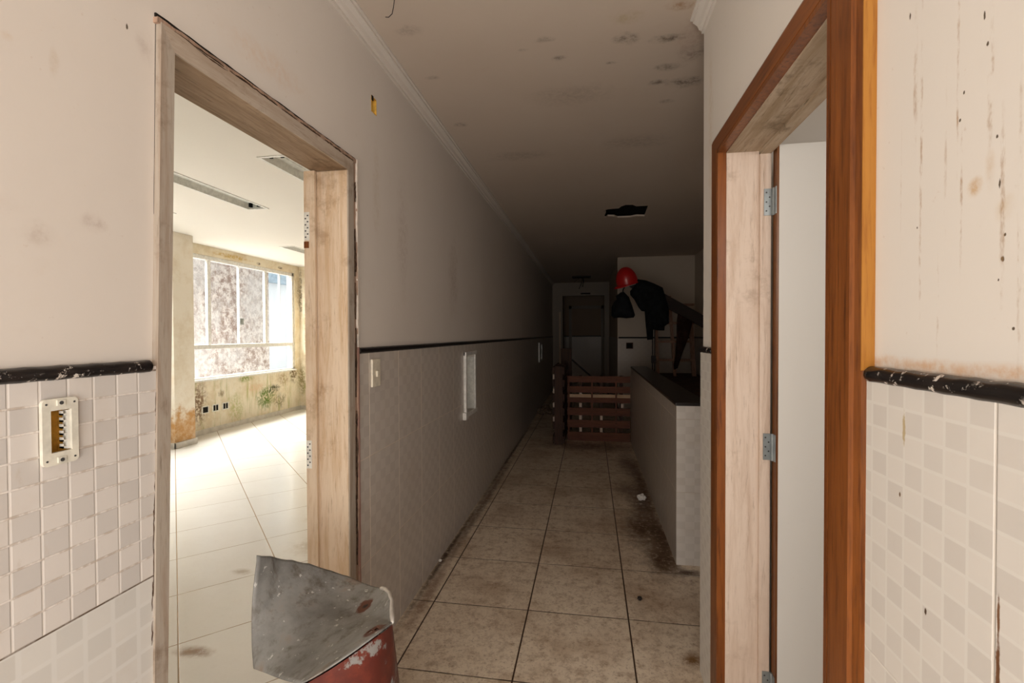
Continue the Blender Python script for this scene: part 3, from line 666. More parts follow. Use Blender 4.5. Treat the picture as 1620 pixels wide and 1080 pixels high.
# open leaf
leaf = frame_root('door_3', (.615, 1.72, 0))
obj('panel', B(((.6195, 1.702, .012), (1.37, 1.737, 2.036)), bev=.0015), 'door_white', leaf)
o = obj('edge', B(((.613, 1.7025, .012), (.6195, 1.7365, 2.036))), 'door_edge', leaf); o['label'] = 'brown bare wood hinge edge'
for z in (1.855, 1.022, .20):
    bm = B(((.583, 1.7315, z - .045), (.612, 1.7345, z + .045)), ((.6105, 1.704, z - .045), (.6128, 1.732, z + .045)))
    tube(bm, [(.6115, 1.727, z - .046), (.6115, 1.727, z + .046)], .0055, 10)
    h = obj('hinge', bm, 'steel', leaf); h['label'] = 'grey steel hinge'
    for k, (a, b) in enumerate([(.590, -.03), (.600, -.015), (.590, 0), (.600, .016), (.590, .032)]):
        bm = bmesh.new(); tube(bm, [(a, 1.7318, z + b), (a, 1.7308, z + b)], .0028, 8)
        bmesh.ops.translate(bm, verts=bm.verts, vec=-Vector(leaf.location)); sc_ = obj('screw', bm, 'screw', None); sc_.parent = h

# ------------------------------------------------------------------ things on the walls
def rounded(y0, y1, z0, z1, r, n=5):
    pts = []
    for cy_, cz_, a0 in ((y1 - r, z1 - r, 0), (y0 + r, z1 - r, PI / 2), (y0 + r, z0 + r, PI), (y1 - r, z0 + r, 3 * PI / 2)):
        pts += [(cy_ + r * math.cos(a0 + PI / 2 * k / n), cz_ + r * math.sin(a0 + PI / 2 * k / n)) for k in range(n + 1)]
    return pts
def ring_plate(outer, inner, x0, x1):
    """plate with a window: outer loop and inner loop in YZ, thickness x0..x1"""
    bm = bmesh.new(); layers = []
    for x in (x0, x1):
        vo = [bm.verts.new((x, *p)) for p in outer]; vi = [bm.verts.new((x, *p)) for p in inner]
        es = [bm.edges.new((v[i], v[(i + 1) % len(v)])) for v in (vo, vi) for i in range(len(v))]
        bmesh.ops.triangle_fill(bm, use_beauty=True, use_dissolve=False, edges=es); layers.append((vo, vi))
    for a, b in zip(layers[0], layers[1]):
        for i in range(len(a)): bm.faces.new((a[i], a[(i + 1) % len(a)], b[(i + 1) % len(b)], b[i]))
    return bm
t = thing('electrical_box', (XL, .694, 1.182), 'open cream plastic switch box with no cover in the mosaic tiles left of the doorway', 'electrical box')
bm = ring_plate(rounded(.6655, .7235, 1.183, 1.300, .008), [(.679, 1.205), (.7125, 1.205), (.7125, 1.279), (.679, 1.279)], XL + .0015, XL + .008)
box(bm, (XL + .006, .688, 1.287), (XL + .0105, .701, 1.297)); box(bm, (XL + .006, .688, 1.186), (XL + .0105, .701, 1.196))
fr_ = obj('frame', bm, 'plastic', t)
for y, z in ((.672, 1.291), (.717, 1.291), (.672, 1.192), (.717, 1.192), (.694, 1.292), (.694, 1.191)):
    bm = bmesh.new(); tube(bm, [(XL + .007, y, z), (XL + (.0115 if y == .694 else .0088), y, z)], .0018 if y != .694 else .0034, 8)
    bmesh.ops.translate(bm, verts=bm.verts, vec=-Vector(t.location)); q = obj('screw', bm, 'screw'); q.parent = fr_
bm = B(((-.966, .669, 1.191), (-.963, .718, 1.290)), ((-.966, .669, 1.191), (XL + .001, .672, 1.290)), ((-.966, .715, 1.191), (XL + .001, .718, 1.290)), ((-.966, .669, 1.191), (XL + .001, .718, 1.194)), ((-.966, .669, 1.287), (XL + .001, .718, 1.290)))
obj('back_box', bm, 'box_inside', t)
bm = B(((XL - .006, .7075, 1.207), (XL + .004, .7145, 1.277)))
for k in range(6): box(bm, (XL - .004, .7005, 1.209 + .0118 * k), (XL + .004, .7075, 1.2122 + .0118 * k)); box(bm, (XL - .004, .7005, 1.209 + .0118 * k), (XL + .004, .7018, 1.217 + .0118 * k))
obj('terminal_strip', bm, 'plastic_white', t)

t = thing('light_switch', (XL, 1.947, 1.183), 'ivory light switch plate on the tiles right of the bare doorway', 'light switch')
obj('plate', B(((XL, 1.909, 1.183), (XL + .010, 1.986, 1.304)), bev=.003), 'switch', t)
obj('toggle', B(((XL + .009, 1.940, 1.226), (XL + .018, 1.957, 1.252)), bev=.002), 'switch', t)

t = thing('junction_box', (XLU, 1.981, 2.389), 'small ochre empty junction box high in the painted wall above the light switch', 'junction box')
bm = B(((-1.0, 1.956, 2.389), (-.997, 2.007, 2.459)), ((-.997, 1.956, 2.389), (XLU + .001, 1.959, 2.459)), ((-.997, 2.004, 2.389), (XLU + .001, 2.007, 2.459)), ((-.997, 1.956, 2.389), (XLU + .001, 2.007, 2.392)), ((-.997, 1.956, 2.456), (XLU + .001, 2.007, 2.459)))
obj('box', bm, 'box_inside', t)
obj('flap', B(((XLU, 1.957, 2.44), (XLU + .004, 1.972, 2.459))), 'dark_cavity', t)

def hose_cabinet(yc, zc, label):
    t = thing('wall_cabinet', (XL, yc, zc), label, 'cabinet')
    y0, y1, z0, z1 = yc - .19, yc + .19, zc, zc + .50
    for (a, b, c, d, dx) in ((y0, y0 + .028, z0, z1, .02), (y1 - .06, y1 - .028, z0 + .02, z1 - .02, .012), (y0, y1, z1 - .028, z1, .012), (y0, y1, z0, z0 + .03, .012)):
        obj('frame_bar', B(((XL, a, c), (XL + dx, b, d)), bev=.002), 'alu', t)
    obj('corner_bracket', B(((XL, y0 - .03, z0 - .004), (XL + .028, y0 + .035, z0 + .05)), bev=.003), 'alu', t)
    p = obj('back_panel', B(((-1.03, y0 + .03, z0 + .025), (-1.025, y1 - .03, z1 - .05)), ((-1.03, y1 - .035, z0 + .025), (XL, y1 - .03, z1 - .05))), 'fixture', t)
    bm = bmesh.new(); tube(bm, [(-1.025, yc, z0 + .17), (-1.012, yc, z0 + .17)], .02, 12)
    bmesh.ops.translate(bm, verts=bm.verts, vec=-Vector(t.location)); q = obj('lock', bm, 'screw'); q.parent = p
    bm = B(((-1.025, y0 + .07, z0 + .03), (-1.015, y0 + .16, z0 + .10))); obj('cut_out', bm, 'black', t)
    return t
hose_cabinet(3.613, .777, 'white framed open recessed cabinet in the corridor tiles beyond the light switch')
t = thing('wall_panel', (XL, 8.85, .90), 'narrow white framed panel far down the dark left corridor wall', 'panel')
for a, b, c, d in ((8.6, 8.64, .90, 1.25), (9.06, 9.10, .90, 1.25), (8.64, 9.06, 1.21, 1.25), (8.64, 9.06, .90, .94)): obj('frame_bar', B(((XL, a, c), (XL + .02, b, d))), 'alu', t)
obj('face', B(((XL, 8.64, .94), (XL + .006, 9.06, 1.21))), 'fixture', t)
t = thing('outlet_box', (.652, 8.19, 1.16), 'small brown open outlet box in the far tiled wall under the red helmet', 'outlet box')
obj('frame', B(((.595, 8.180, 1.158), (.709, 8.19, 1.262)), ), 'platform', t)
obj('cavity', B(((.612, 8.174, 1.172), (.692, 8.18, 1.248))), 'dark_cavity', t)

# ceiling bits
t = thing('pendant_lamp_base', (-.2, 10.75, 2.70), 'dark broken ceiling lamp base with dangling wires far down the corridor', 'lamp base')
obj('plate', B(((-.40, 10.62, 2.675), (.01, 10.88, 2.70)), bev=.004), 'post', t)
bm = bmesh.new(); tube(bm, [(-.2, 10.75, 2.68), (-.19, 10.74, 2.60), (-.21, 10.76, 2.52), (-.25, 10.74, 2.42)], .008, 6); tube(bm, [(-.17, 10.75, 2.68), (-.15, 10.76, 2.58), (-.17, 10.75, 2.47)], .012, 6); tube(bm, [(-.23, 10.75, 2.68), (-.30, 10.76, 2.62), (-.36, 10.75, 2.58)], .006, 6)
obj('wire', bm, 'post', t, smooth=True)
bm = bmesh.new(); tube(bm, [(-.72, 1.70, 2.70), (-.724, 1.70, 2.672), (-.735, 1.715, 2.650), (-.752, 1.742, 2.646), (-.776, 1.764, 2.650), (-.795, 1.778, 2.662)], .0016, 6)
tag(obj('ceiling_wire', bm, 'post', smooth=True, base=(-.72, 1.70, 2.70)), 'short dark curled wire hanging from the near end of the ceiling', 'wire')
tag(obj('beam_plate', B(((-.24, 11.985, 2.40), (.0, 12.0, 2.44))), 'post', base=(-.12, 12, 2.42)), 'small dark plate on the pale lintel at the corridor end', 'plate')

# office ceiling lights
def light_trough(x, y, label):
    t = thing('ceiling_light', (x, y, CZ), label, 'ceiling light', 'recessed office ceiling lights')
    outer = rect(x - FW / 2, x + FW / 2, y, y + FL); inner = rect(x - FW / 2 + .022, x + FW / 2 - .022, y + .022, y + FL - .022)
    bm = bmesh.new(); L_ = []
    for z in (CZ, CZ - .006):
        vo = [bm.verts.new((*p, z)) for p in outer]; vi = [bm.verts.new((*p, z)) for p in inner]; L_.append((vo, vi))
        for i in range(4): bm.faces.new((vo[i], vo[(i + 1) % 4], vi[(i + 1) % 4], vi[i]))
    for a, b in zip(*L_):
        for i in range(4): bm.faces.new((a[i], a[(i + 1) % 4], b[(i + 1) % 4], b[i]))
    obj('frame', bm, 'alu', t)
    bm = bmesh.new(); w = FW / 2 - .021
    pr = [(-w, CZ), (-w * .8, CZ + .05), (-.02, CZ + .055), (0, CZ + .035), (.02, CZ + .055), (w * .8, CZ + .05), (w, CZ)]
    e0 = [bm.verts.new((x + a, y + .021, b)) for a, b in pr]; e1 = [bm.verts.new((x + a, y + FL - .021, b)) for a, b in pr]
    for i in range(len(pr) - 1): bm.faces.new((e0[i], e0[i + 1], e1[i + 1], e1[i]))
    bm.faces.new(e0); bm.faces.new(e1[::-1]); obj('reflector', bm, 'fixture', t)
    for yy in (y + .04, y + FL - .075):
        for dx in (-.045, .045): obj('lamp_holder', B(((x + dx - .012, yy, CZ + .005), (x + dx + .012, yy + .03, CZ + .045))), 'black', t)
    return t
for (x, y), lb in zip(FX, ['recessed trough light crossing behind the near jamb of the bare doorway', 'recessed trough light highest in view beside the far jamb', 'recessed trough light closest to the mouldy window corner', 'recessed trough light barely showing beside the near jamb']): light_trough(x, y, lb)

# window
def window(name, y0, y1, muls, panes_z):
    w = frame_root(name, (XW, (y0 + y1) / 2, .775)); x0, x1 = XW - .10, XW - .02; z0, z1 = .775, 2.562
    obj('frame', B(((x0, y0, z0), (x1, y0 + .05, z1)), ((x0, y1 - .05, z0), (x1, y1, z1)), ((x0, y0, z1 - .06), (x1, y1, z1)), ((x0, y0, z0), (x1, y1, z0 + .03)), bev=.004), 'alu', w)
    obj('transom', B(((x0 - .005, y0 + .05, 1.215), (x1 + .02, y1 - .05, 1.275)), bev=.004), 'alu', w)
    for m_, t_ in muls: obj('mullion', B(((x0 + .02, m_ - t_, 1.275), (x1 - .02, m_ + t_, z1 - .06)), bev=.003), 'alu', w)
    ed = [y0 + .05] + [q[0] for q in muls] + [y1 - .05]
    for a, b in zip(ed, ed[1:]): obj('pane', B(((x0 + .035, a, 1.275), (x0 + .041, b, z1 - .06))), 'glass', w)
    obj('pane', B(((x0 + .035, y0 + .05, z0 + .03), (x0 + .041, y1 - .05, 1.215))), 'glass', w)
    obj('sill', B(((XW - .02, y0 - .02, .752), (XW + .022, y1 + .01, .779)), bev=.003), 'alu', w)
    return w
w1 = window('window_1', 5.55, 8.06, [(6.10, .030), (6.70, .004), (7.33, .030), (7.70, .006)], None)
obj('latch', B(((XW - .06, 6.70, 1.58), (XW - .03, 6.78, 1.68)), bev=.004), 'steel', w1)
window('window_added', .9, 4.6, [(1.8, .03), (2.75, .03), (3.7, .03)], None)  # unseen second window, added to let more light into the office
for y, lb, n in ((5.95, 'dark open socket box low in the peeling wall under the window', 1), (6.14, 'middle pale socket plate with two slots under the window', 2), (6.33, 'pale slotted socket plate under the window on the mould streak side', 2)):
    t = thing('wall_socket', (XW, y, .30), lb, 'wall socket', 'sockets under the window')
    obj('plate', B(((XW, y - .065, .29), (XW + .008, y + .065, .40)), bev=.002), 'plastic', t)
    for k in range(n):
        a = y - .045 + k * .05; obj('slot', B(((XW + .006, a, .305), (XW + .0095, a + (.09 if n == 1 else .038), .385))), 'dark_cavity', t)

# outside
tag(obj('neighbour_wall', B(((-8.9, -2, -1), (-8.5, 11.45, 6.5))), 'stone', base=(-8.7, 5, -1)), 'rough pinkish pebbledash wall outside the office window', 'wall')['kind'] = 'structure'
bm = B(((-14, 14.5, -1), (-12, 26, 3.4)))
h = thing('neighbour_house', (-13, 18, -1), 'white house with a blue grey roof beyond the window', 'house')
obj('wall', bm, 'house', h)
bm = bmesh.new(); prism(bm, [(14.2, 3.4), (26.3, 3.4), (26.3, 3.6), (14.2, 5.2)], -11.8, -14.2); obj('roof', bm, 'bluegrey', h)
struct('ground_outside', B(((-30, -10, -1.1), (-5.65, 40, -1))), 'house')

# ------------------------------------------------------------------ stair corner: pallets, rail, clothes, ladder
PY_ = 6.32
t = thing('wooden_pallet', (.13, PY_, 0), 'reddish wooden pallet standing upright across the corridor against the half wall', 'pallet')
for (z0, z1), mt in zip([(.77, .855), (.635, .72), (.505, .605), (.335, .435), (.175, .275), (.0, .115)], ['pallet'] * 6):
    obj('board', B(((-.305, PY_ - .02, z0), (.51, PY_, z1)), bev=.003), mt, t)
o = obj('board', B(((-.29, PY_ - .028, .575), (.51, PY_ - .022, .617))), 'pallet_pale_lit', t); o['label'] = 'pale board with the light on it painted in'
for x in (-.285, .02, .33): obj('batten', B(((x - .012, PY_ - .032, .02), (x + .012, PY_ - .0285, .85))), 'pallet', t)
for x in (-.13, .14, .40): obj('stringer', B(((x - .02, PY_, .0), (x + .02, PY_ + .09, .855))), 'pallet_dark', t)
for x, z in ((-.13, .47), (.41, .47), (-.13, .305), (.14, .305), (-.13, .145), (.14, .145), (-.13, .62)): obj('block', B(((x - .017, PY_ - .008, z - .028), (x + .017, PY_ - .0005, z + .028))), 'peg', t)
X0, X1 = -.475, -.325
t = thing('wooden_pallet', (-.4, 6.5, 0), 'dark wooden pallet standing edge on between the left wall and the upright pallet', 'pallet')
obj('stringer', B(((X0 + .022, 6.02, 0), (X1 - .022, 6.11, 1.0)), bev=.004), 'pallet_dark', t)
obj('stringer', B(((X0 + .022, 6.5, 0), (X1 - .022, 6.59, 1.0)), bev=.004), 'pallet_dark', t)
for k, z in enumerate((.02, .20, .38, .56, .74, .90)):
    obj('board', B(((X1 - .022, 6.0, z), (X1, 6.95, z + .09)), bev=.002), 'pallet_dark', t)
    obj('board', B(((X0, 6.0, z), (X0 + .022, 6.95, z + .09)), bev=.002), 'pallet_dark', t)
    if k < 5 and k > 0: obj('block', B(((X0 + .002, 6.03, z + .095), (X0 + .02, 6.06, z + .155))), 'peg', t)
t = tag(obj('timber_post', B(((-.43, 7.0, 0), (-.275, 7.09, 1.20)), bev=.006), 'pallet_dark', base=(-.36, 7.05, 0)), 'dark square timber post behind the edge on pallet', 'post')
bm = bmesh.new(); tube(bm, [(-.268, 7.05, 1.03), (.10, 7.08, .70), (.38, 7.10, .40), (.46, 7.1, .012)], .012, 8)
tag(obj('bar', bm, 'post', base=(0, 7.08, .01)), 'thin dark bar sloping down behind the upright pallet', 'bar')

RYb = 6.5
t = thing('handrail', (.9, RYb, .755), 'dark sloping stair handrail on a thin iron post, hung with clothes', 'handrail')
bm = bmesh.new(); prism(bm, [(.50, 2.17), (.60, 2.15), (1.688, 1.505), (1.688, 1.35), (1.02, 1.735), (.50, 2.05)], RYb - .035, RYb + .035, 'y'); obj('rail', bm, 'rail', t)
for x in (.815, .842):
    bm = bmesh.new(); tube(bm, [(x, RYb, .755), (x, RYb, 1.90)], .007, 8); obj('post', bm, 'post', t)
obj('collar', B(((.80, RYb - .02, 1.02), (.858, RYb + .02, 1.12)), bev=.005), 'post', t)

JK = [(.617, 2.126), (.714, 2.110), (.818, 2.068), (.928, 2.012), (.954, 1.928), (1.007, 1.729), (1.01, 1.546), (.958, 1.508), (.951, 1.451), (.877, 1.452), (.812, 1.463), (.803, 1.335), (.735, 1.329), (.714, 1.548), (.702, 1.702), (.662, 1.707), (.622, 1.761), (.572, 1.857), (.519, 1.92), (.516, 1.974), (.565, 2.027)]
tag(obj('work_jacket', cushion(JK, RYb - .09, .045, .025, .08, .02, (14, 3), 2), 'jacket', smooth=True, base=(.78, RYb - .075, 1.33)), 'black work jacket draped over the handrail right of the helmet', 'jacket')
RG = [(1.123, 1.675), (1.311, 1.565), (1.261, 1.362), (1.182, 1.15), (1.124, .96), (1.08, .937), (1.073, .997), (1.095, 1.15), (1.109, 1.362), (1.109, 1.544)]
tag(obj('rag', cushion(RG, RYb - .06, .022, .025, .05, .014, (16, 3), 5), 'rag', smooth=True, base=(1.15, RYb - .06, .94)), 'long dark brown rag hanging in a point from the handrail', 'rag')
BG = [(.395, 1.959), (.435, 1.966), (.458, 1.943), (.503, 1.896), (.54, 1.795), (.581, 1.656), (.563, 1.623), (.473, 1.614), (.382, 1.624), (.307, 1.619), (.276, 1.652), (.279, 1.768), (.307, 1.829), (.345, 1.867), (.337, 1.914), (.367, 1.936)]
t = thing('drawstring_bag', (.42, 6.42, 1.614), 'black drawstring bag hanging by its cord under the red helmet', 'bag')
obj('sack', cushion(BG, 6.42, .09, .025, .10, .016, (12, 5), 9), 'bag', t, smooth=True)
bm = bmesh.new(); tube(bm, [(.42, 6.42, 1.93), (.43, 6.43, 2.0), (.47, 6.455, 2.06), (.52, 6.455, 2.175), (.52, 6.50, 2.185)], .008, 6); obj('cord', bm, 'bag', t, smooth=True)
# helmet
t = thing('hard_hat', (.49, 6.47, 2.03), 'glossy red hard hat perched on the top end of the handrail', 'helmet')
Rm = Matrix.Translation((.485, 6.46, 2.085)) @ Matrix.Rotation(math.radians(-14), 4, 'Y') @ Matrix.Rotation(math.radians(14), 4, 'X')
bm = bmesh.new(); rings = []; NS = 32
for i in range(10):
    a = PI / 2 * i / 9; ring = []
    for k in range(NS):
        ph = 2 * PI * k / NS; rx, ry, rz = .142, .125, .205
        rd = max(math.cos(a), .0015); ridge = .010 * math.exp(-(math.sin(ph) * rd / .20) ** 2) * math.sin(a)
        ring.append(bm.verts.new((rx * rd * math.cos(ph), ry * rd * math.sin(ph), rz * math.sin(a) ** .9 + ridge)))
    rings.append(ring)
for A_, C_ in zip(rings, rings[1:]):
    for k in range(NS): bm.faces.new((A_[k], A_[(k + 1) % NS], C_[(k + 1) % NS], C_[k]))
bm.faces.new(rings[-1])
bmesh.ops.transform(bm, matrix=Rm, verts=bm.verts); obj('shell', bm, 'helmet', t, smooth=True)
bm = bmesh.new(); prev = None; rr = []
for q in ((.138, .121, 0), (.160, .138, -.012), (.157, .136, -.018), (.130, .113, -.004)):
    ring = []
    for k in range(NS):
        ph = 2 * PI * k / NS; ext = 1 + (.18 * max(0, -math.cos(ph)) ** 2 if q[0] > .15 else 0)
        ring.append(bm.verts.new((q[0] * math.cos(ph) * ext, q[1] * math.sin(ph), q[2] - (.016 * max(0, -math.cos(ph)) if q[0] > .15 else 0))))
    rr.append(ring)
for i in range(4):
    for k in range(NS): bm.faces.new((rr[i][k], rr[i][(k + 1) % NS], rr[(i + 1) % 4][(k + 1) % NS], rr[(i + 1) % 4][k]))
bmesh.ops.transform(bm, matrix=Rm, verts=bm.verts); obj('brim', bm, 'helmet', t, smooth=True)
bm = bmesh.new(); lo = [bm.verts.new((.125 * math.cos(2 * PI * k / NS), .108 * math.sin(2 * PI * k / NS), -.03)) for k in range(NS)]; hi = [bm.verts.new((.125 * math.cos(2 * PI * k / NS), .108 * math.sin(2 * PI * k / NS), .03)) for k in range(NS)]
for k in range(NS): bm.faces.new((lo[k], lo[(k + 1) % NS], hi[(k + 1) % NS], hi[k]))
bmesh.ops.transform(bm, matrix=Rm, verts=bm.verts); o = obj('headband', bm, 'helmet_in', t, smooth=True); o['label'] = 'pale liner band under the brim'
# ladder
t = thing('ladder', (1.2, 7.6, .755), 'pinkish wooden ladder standing on the landing behind the hung clothes', 'ladder')
def bar(a, b, w, d):
    bm = bmesh.new(); a, b = Vector(a), Vector(b); vs = []
    for p in (a, b): vs.append([bm.verts.new(p + Vector((sx * w, sy_ * d, 0))) for sx, sy_ in ((-1, -1), (1, -1), (1, 1), (-1, 1))])
    for k in range(4): bm.faces.new((vs[0][k], vs[0][(k + 1) % 4], vs[1][(k + 1) % 4], vs[1][k]))
    bm.faces.new(vs[0]); bm.faces.new(vs[1][::-1]); return bm
obj('rail', bar((1.035, 7.6, .755), (1.005, 7.75, 2.0), .020, .03), 'ladder', t)
obj('rail', bar((1.285, 7.6, .755), (1.225, 7.75, 2.0), .020, .03), 'ladder', t)
for z in (1.005, 1.288, 1.57, 1.85): obj('rung', B(((1.01, 7.55, z - .017), (1.56, 7.61, z + .017))), 'ladder', t)
obj('rail', bar((1.567, 7.6, .755), (1.535, 7.70, 1.62), .030, .02), 'ladder', t)

# far end: added pale strip standing in for a lit reveal, door surround
tag(obj('lit_reveal_strip', bar((-.757, 11.93, 0), (-.757, 11.975, 1.97), .024, .008), 'reveal_strip', base=(-.757, 11.95, 0)), 'pale upright strip standing in for a lit door reveal at the corridor end', 'reveal_strip')
d4 = frame_root('door_4', (-.12, 14.48, 0))
for lo, hi in (((-.64, 14.44, 0), (-.56, 14.489, 2.26)), ((.32, 14.44, 0), (.40, 14.489, 2.26)), ((-.64, 14.44, 2.17), (.40, 14.489, 2.26))): obj('casing', B((lo, hi)), 'pale_frame', d4)

# ------------------------------------------------------------------ metal drum in the doorway
DB = Vector((-.64, 1.14, 0))
t = thing('metal_drum', DB, 'cut open metal drum with a bent grey sheet and flaking red side in the doorway', 'drum')
rim = [(-.903, 1.159, .807), (-.894, 1.261, .747), (-.837, 1.33, .697), (-.75, 1.364, .653), (-.645, 1.321, .655), (-.586, 1.27, .680), (-.534, 1.198, .704), (-.476, 1.076, .710), (-.481, 1.015, .724), (-.519, .968, .708), (-.563, .940, .685), (-.611, .931, .657), (-.650, .955, .631), (-.737, 1.011, .591), (-.857, 1.081, .551), (-.885, 1.108, .625), (-.902, 1.137, .709)]
def smooth_loop(pts, n=4, corners=()):
    pts = [Vector(p) for p in pts]; N = len(pts); out = []
    for i in range(N):
        p0, p1, p2, p3 = pts[i - 1], pts[i], pts[(i + 1) % N], pts[(i + 2) % N]
        if i in corners: p0 = p1
        if (i + 1) % N in corners: p3 = p2
        for k in range(n):
            s = k / n; out.append(.5 * ((2 * p1) + (p2 - p0) * s + (2 * p0 - 5 * p1 + 4 * p2 - p3) * s * s + (3 * p1 - p0 - 3 * p2 + p3) * s ** 3))
    return out
loop = smooth_loop(rim, 4, (0, 7, 14))
rnd = random.Random(4)
for i, p in enumerate(loop):
    if i < 26: p += Vector((rnd.uniform(-1, 1), rnd.uniform(-1, 1), rnd.uniform(-1, 1))) * .0022
def along(pts, u):
    L = [0]
    for p, q in zip(pts, pts[1:]): L.append(L[-1] + (q - p).length)
    d = u * L[-1]
    for i in range(len(pts) - 1):
        if d <= L[i + 1] + 1e-9: return pts[i].lerp(pts[i + 1], (d - L[i]) / max(L[i + 1] - L[i], 1e-9))
    return pts[-1].copy()
i6, i11, i14 = 6 * 4, 11 * 4, 14 * 4
e_top, e_right, e_bot, e_left = loop[0:i6 + 1], loop[i6:i11 + 1], loop[i11:i14 + 1][::-1], (loop[i14:] + [loop[0]])[::-1]
mid = sum(loop, Vector()) / len(loop); away = (mid - Vector((0, 0, 1.41))).normalized()
c00, c10, c01, c11 = e_top[0], e_top[-1], e_left[-1], e_right[-1]
bm = bmesh.new(); G = []; NU = 34
for i in range(NU + 1):
    row = []; u = i / NU
    for j in range(NU + 1):
        v = j / NU
        p = along(e_top, u) * (1 - v) + along(e_bot, u) * v + along(e_left, v) * (1 - u) + along(e_right, v) * u - (c00 * (1 - u) * (1 - v) + c10 * u * (1 - v) + c01 * (1 - u) * v + c11 * u * v)
        k = math.sin(PI * u) ** .8 * math.sin(PI * v) ** .8
        row.append(bm.verts.new(p + away * (.03 * k + .006 * k * mnoise.noise(p * 9))))
    G.append(row)
for i in range(NU):
    for j in range(NU): bm.faces.new((G[i][j], G[i + 1][j], G[i + 1][j + 1], G[i][j + 1]))
g = lambda u, v: G[round(u * NU)][round(v * NU)].co.copy()
p1, p2, p3 = g(.70, .27), g(.93, .52), g(.3, .12)
M['zinc'] = zinc_mat([(p1 - DB, (.032, .032, .016), (.10, .028, .010)), (p1 - DB + Vector((.004, 0, -.004)), (.016, .016, .010), (.012, .006, .004)), (p2 - DB, (.032, .032, .022), (.10, .028, .012))])
hole_f = [f for f in bm.faces if (f.calc_center_median() - p2).length < .013 + .005 * mnoise.noise(f.calc_center_median() * 120)]
bmesh.ops.delete(bm, geom=hole_f, context='FACES')
o = obj('sheet', bm, 'zinc', t, smooth=True); o['label'] = 'bent grey galvanised sheet with rust holes'
md = o.modifiers.new('thick', 'SOLIDIFY'); md.thickness = .003; md.offset = 0
ie = next(i for i, p in enumerate(loop) if (p - Vector(rim[7])).length < .004)
bm = bmesh.new(); tube(bm, loop[ie - 10:ie + 1], [.003, .006, .007, .006, .005, .005, .005, .005, .006, .006, .004], 8); o = obj('rolled_edge', bm, 'rolled', t, smooth=True); o['label'] = 'pale rolled edge at the tip of the sheet'
back = [(-.574, 1.261, .588), (-.697, 1.34, .498), (-.738, 1.232, .507), (-.692, 1.068, .560)]
top = [Vector(p) for p in rim[7:12]] + [Vector((-.640, .950, .625)), Vector((-.690, 1.03, .57))] + [Vector(p) for p in [(-.735, 1.15, .52), (-.70, 1.30, .50), (-.574, 1.265, .588)]]
tl = smooth_loop(top, 4, (0,))
bm = bmesh.new(); rings = []
bc = Vector((-.628, 1.10, 0))
for j in range(9):
    s = j / 8; ring = []
    for i, p in enumerate(tl):
        q = p - bc; a = math.atan2(q.y, q.x); b_ = bc + Vector((math.cos(a) * .165, math.sin(a) * .165, 0))
        w = min(1, s * 2.2); z = p.z * (1 - s); pt = Vector((p.x, p.y, 0)).lerp(b_, w * .9); pt.z = z - (.006 if j == 0 else 0); ring.append(bm.verts.new(pt))
    rings.append(ring)
for A_, C_ in zip(rings, rings[1:]):
    for k in range(len(A_)): bm.faces.new((A_[k], A_[(k + 1) % len(A_)], C_[(k + 1) % len(A_)], C_[k]))
bm.faces.new(rings[-1])
o = obj('body', bm, 'red_drum', t, smooth=True); o['label'] = 'flaking red painted drum side'

# small litter
def crumple(c, r, seed):
    bm = bmesh.new(); bmesh.ops.create_icosphere(bm, subdivisions=3, radius=r)
    for v in bm.verts:
        v.co *= 1 + .45 * mnoise.noise(v.co * (2.2 / r) + Vector((seed, 0, 0))); v.co.z *= .75
    lo = min(v.co.z for v in bm.verts); bmesh.ops.translate(bm, verts=bm.verts, vec=Vector(c) - Vector((0, 0, lo))); return bm
tag(obj('crumpled_paper', crumple((.426, 4.11, 0), .035, 1), 'paper', base=(.426, 4.11, 0)), 'crumpled white paper ball on the dirty floor beside the half wall', 'paper')
tag(obj('plaster_crumb', crumple((-.922, 2.80, 0), .010, 3), 'paper', base=(-.922, 2.80, 0)), 'tiny white plaster crumb at the foot of the left corridor wall', 'crumb')
tag(obj('dirt_crumb', crumple((.256, 2.56, 0), .012, 5), 'post', base=(.256, 2.56, 0)), 'small dark crumb on the floor before the half wall end', 'crumb')
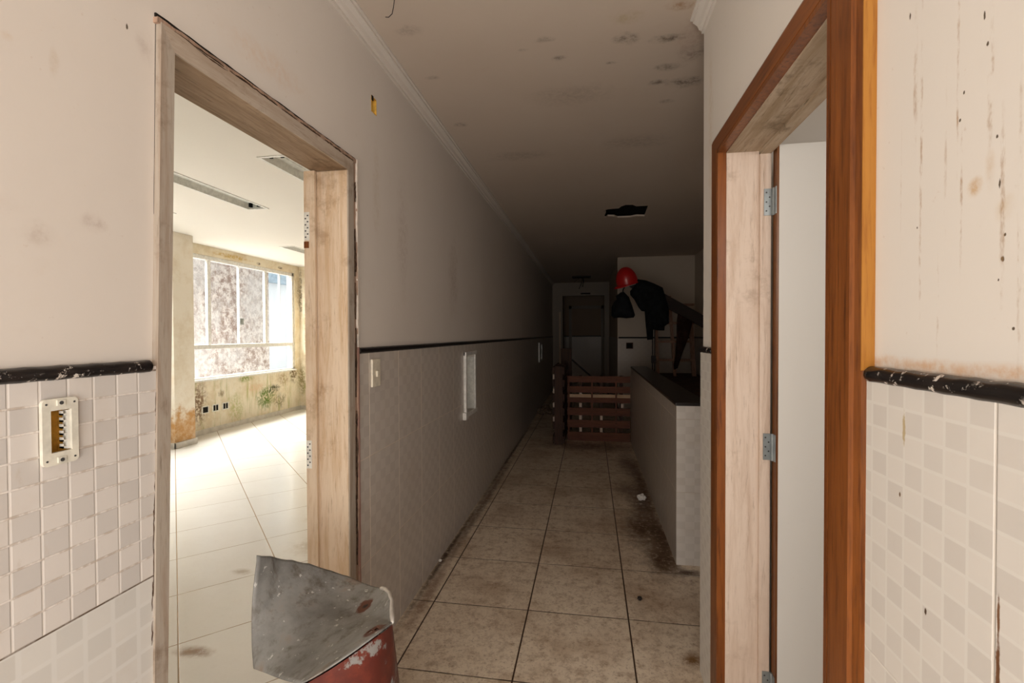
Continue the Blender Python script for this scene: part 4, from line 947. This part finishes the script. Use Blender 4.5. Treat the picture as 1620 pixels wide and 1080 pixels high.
for k, (x, y, r) in enumerate([(-.85, 8.22, .07), (-.70, 8.27, .06), (-.80, 8.55, .08), (-.70, 8.45, .04)]):
    tag(obj('rubble_lump', crumple((x, y, 0), r, 10 + k), 'rubble', base=(x, y, 0)), 'dusty rubble lump in the small heap along the dark left wall', 'rubble', 'rubble lumps by the left wall')

# ------------------------------------------------------------------ light
wd = bpy.data.worlds.new('sky'); S.world = wd; wd.use_nodes = True
bg = wd.node_tree.nodes['Background']; bg.inputs[0].default_value = (.93, .97, 1, 1); bg.inputs[1].default_value = 1.7
def area(name, loc, target, sx, sy_, power, col):
    l = bpy.data.lights.new(name, 'AREA'); l.shape = 'RECTANGLE'; l.size = sx; l.size_y = sy_; l.energy = power; l.color = col
    o = bpy.data.objects.new(name, l); COL.objects.link(o); o.location = loc
    o.rotation_euler = (Vector(target) - Vector(loc)).to_track_quat('-Z', 'Y').to_euler(); return o
area('daylight_behind', (-.24, -1.6, 1.0), (-.24, 1.6, 2.4), 1.3, 1.6, 38, (1, .97, .93))
area('hall_fill_left', (-1.75, -1.75, 1.3), (.45, 1.0, 1.6), 1.2, 2.0, 40, (1, .985, .965))  # unseen fill lamp added inside the closed hall, aimed at the right wall
area('hall_fill_right', (1.05, -1.75, 1.3), (-.93, 1.6, 1.6), 1.2, 2.0, 45, (1, .985, .965))  # matching unseen fill lamp, added for the left wall
area('daylight_window', (-6.9, 6.6, 4.4), (-4.0, 5.6, .8), 3.5, 1.5, 1500, (1, .98, .95))
area('daylight_window_added', (-6.9, 2.6, 4.4), (-4.0, 2.6, .8), 3.5, 1.5, 1300, (1, .98, .95))  # lamp outside the added, unseen second window
area('right_room_fill', (1.15, .22, 1.75), (1.0, 2, 1.5), .7, .7, 10, (1, .93, .85))  # unseen fill lamp added to brighten the open leaf, no window built here
area('stair_light', (1.5, 3.6, 2.6), (1.0, 7.5, 1.2), .5, .5, .9, (1, .86, .70))
vs = S.view_settings; vs.view_transform = 'Standard'; vs.look = 'None'; vs.exposure = 0.0; vs.gamma = 1.0; vs.use_curve_mapping = False
S.display_settings.display_device = 'sRGB'
S.cycles.use_denoising = True
S.cycles.max_bounces = 10; S.cycles.diffuse_bounces = 5; S.cycles.transparent_max_bounces = 12
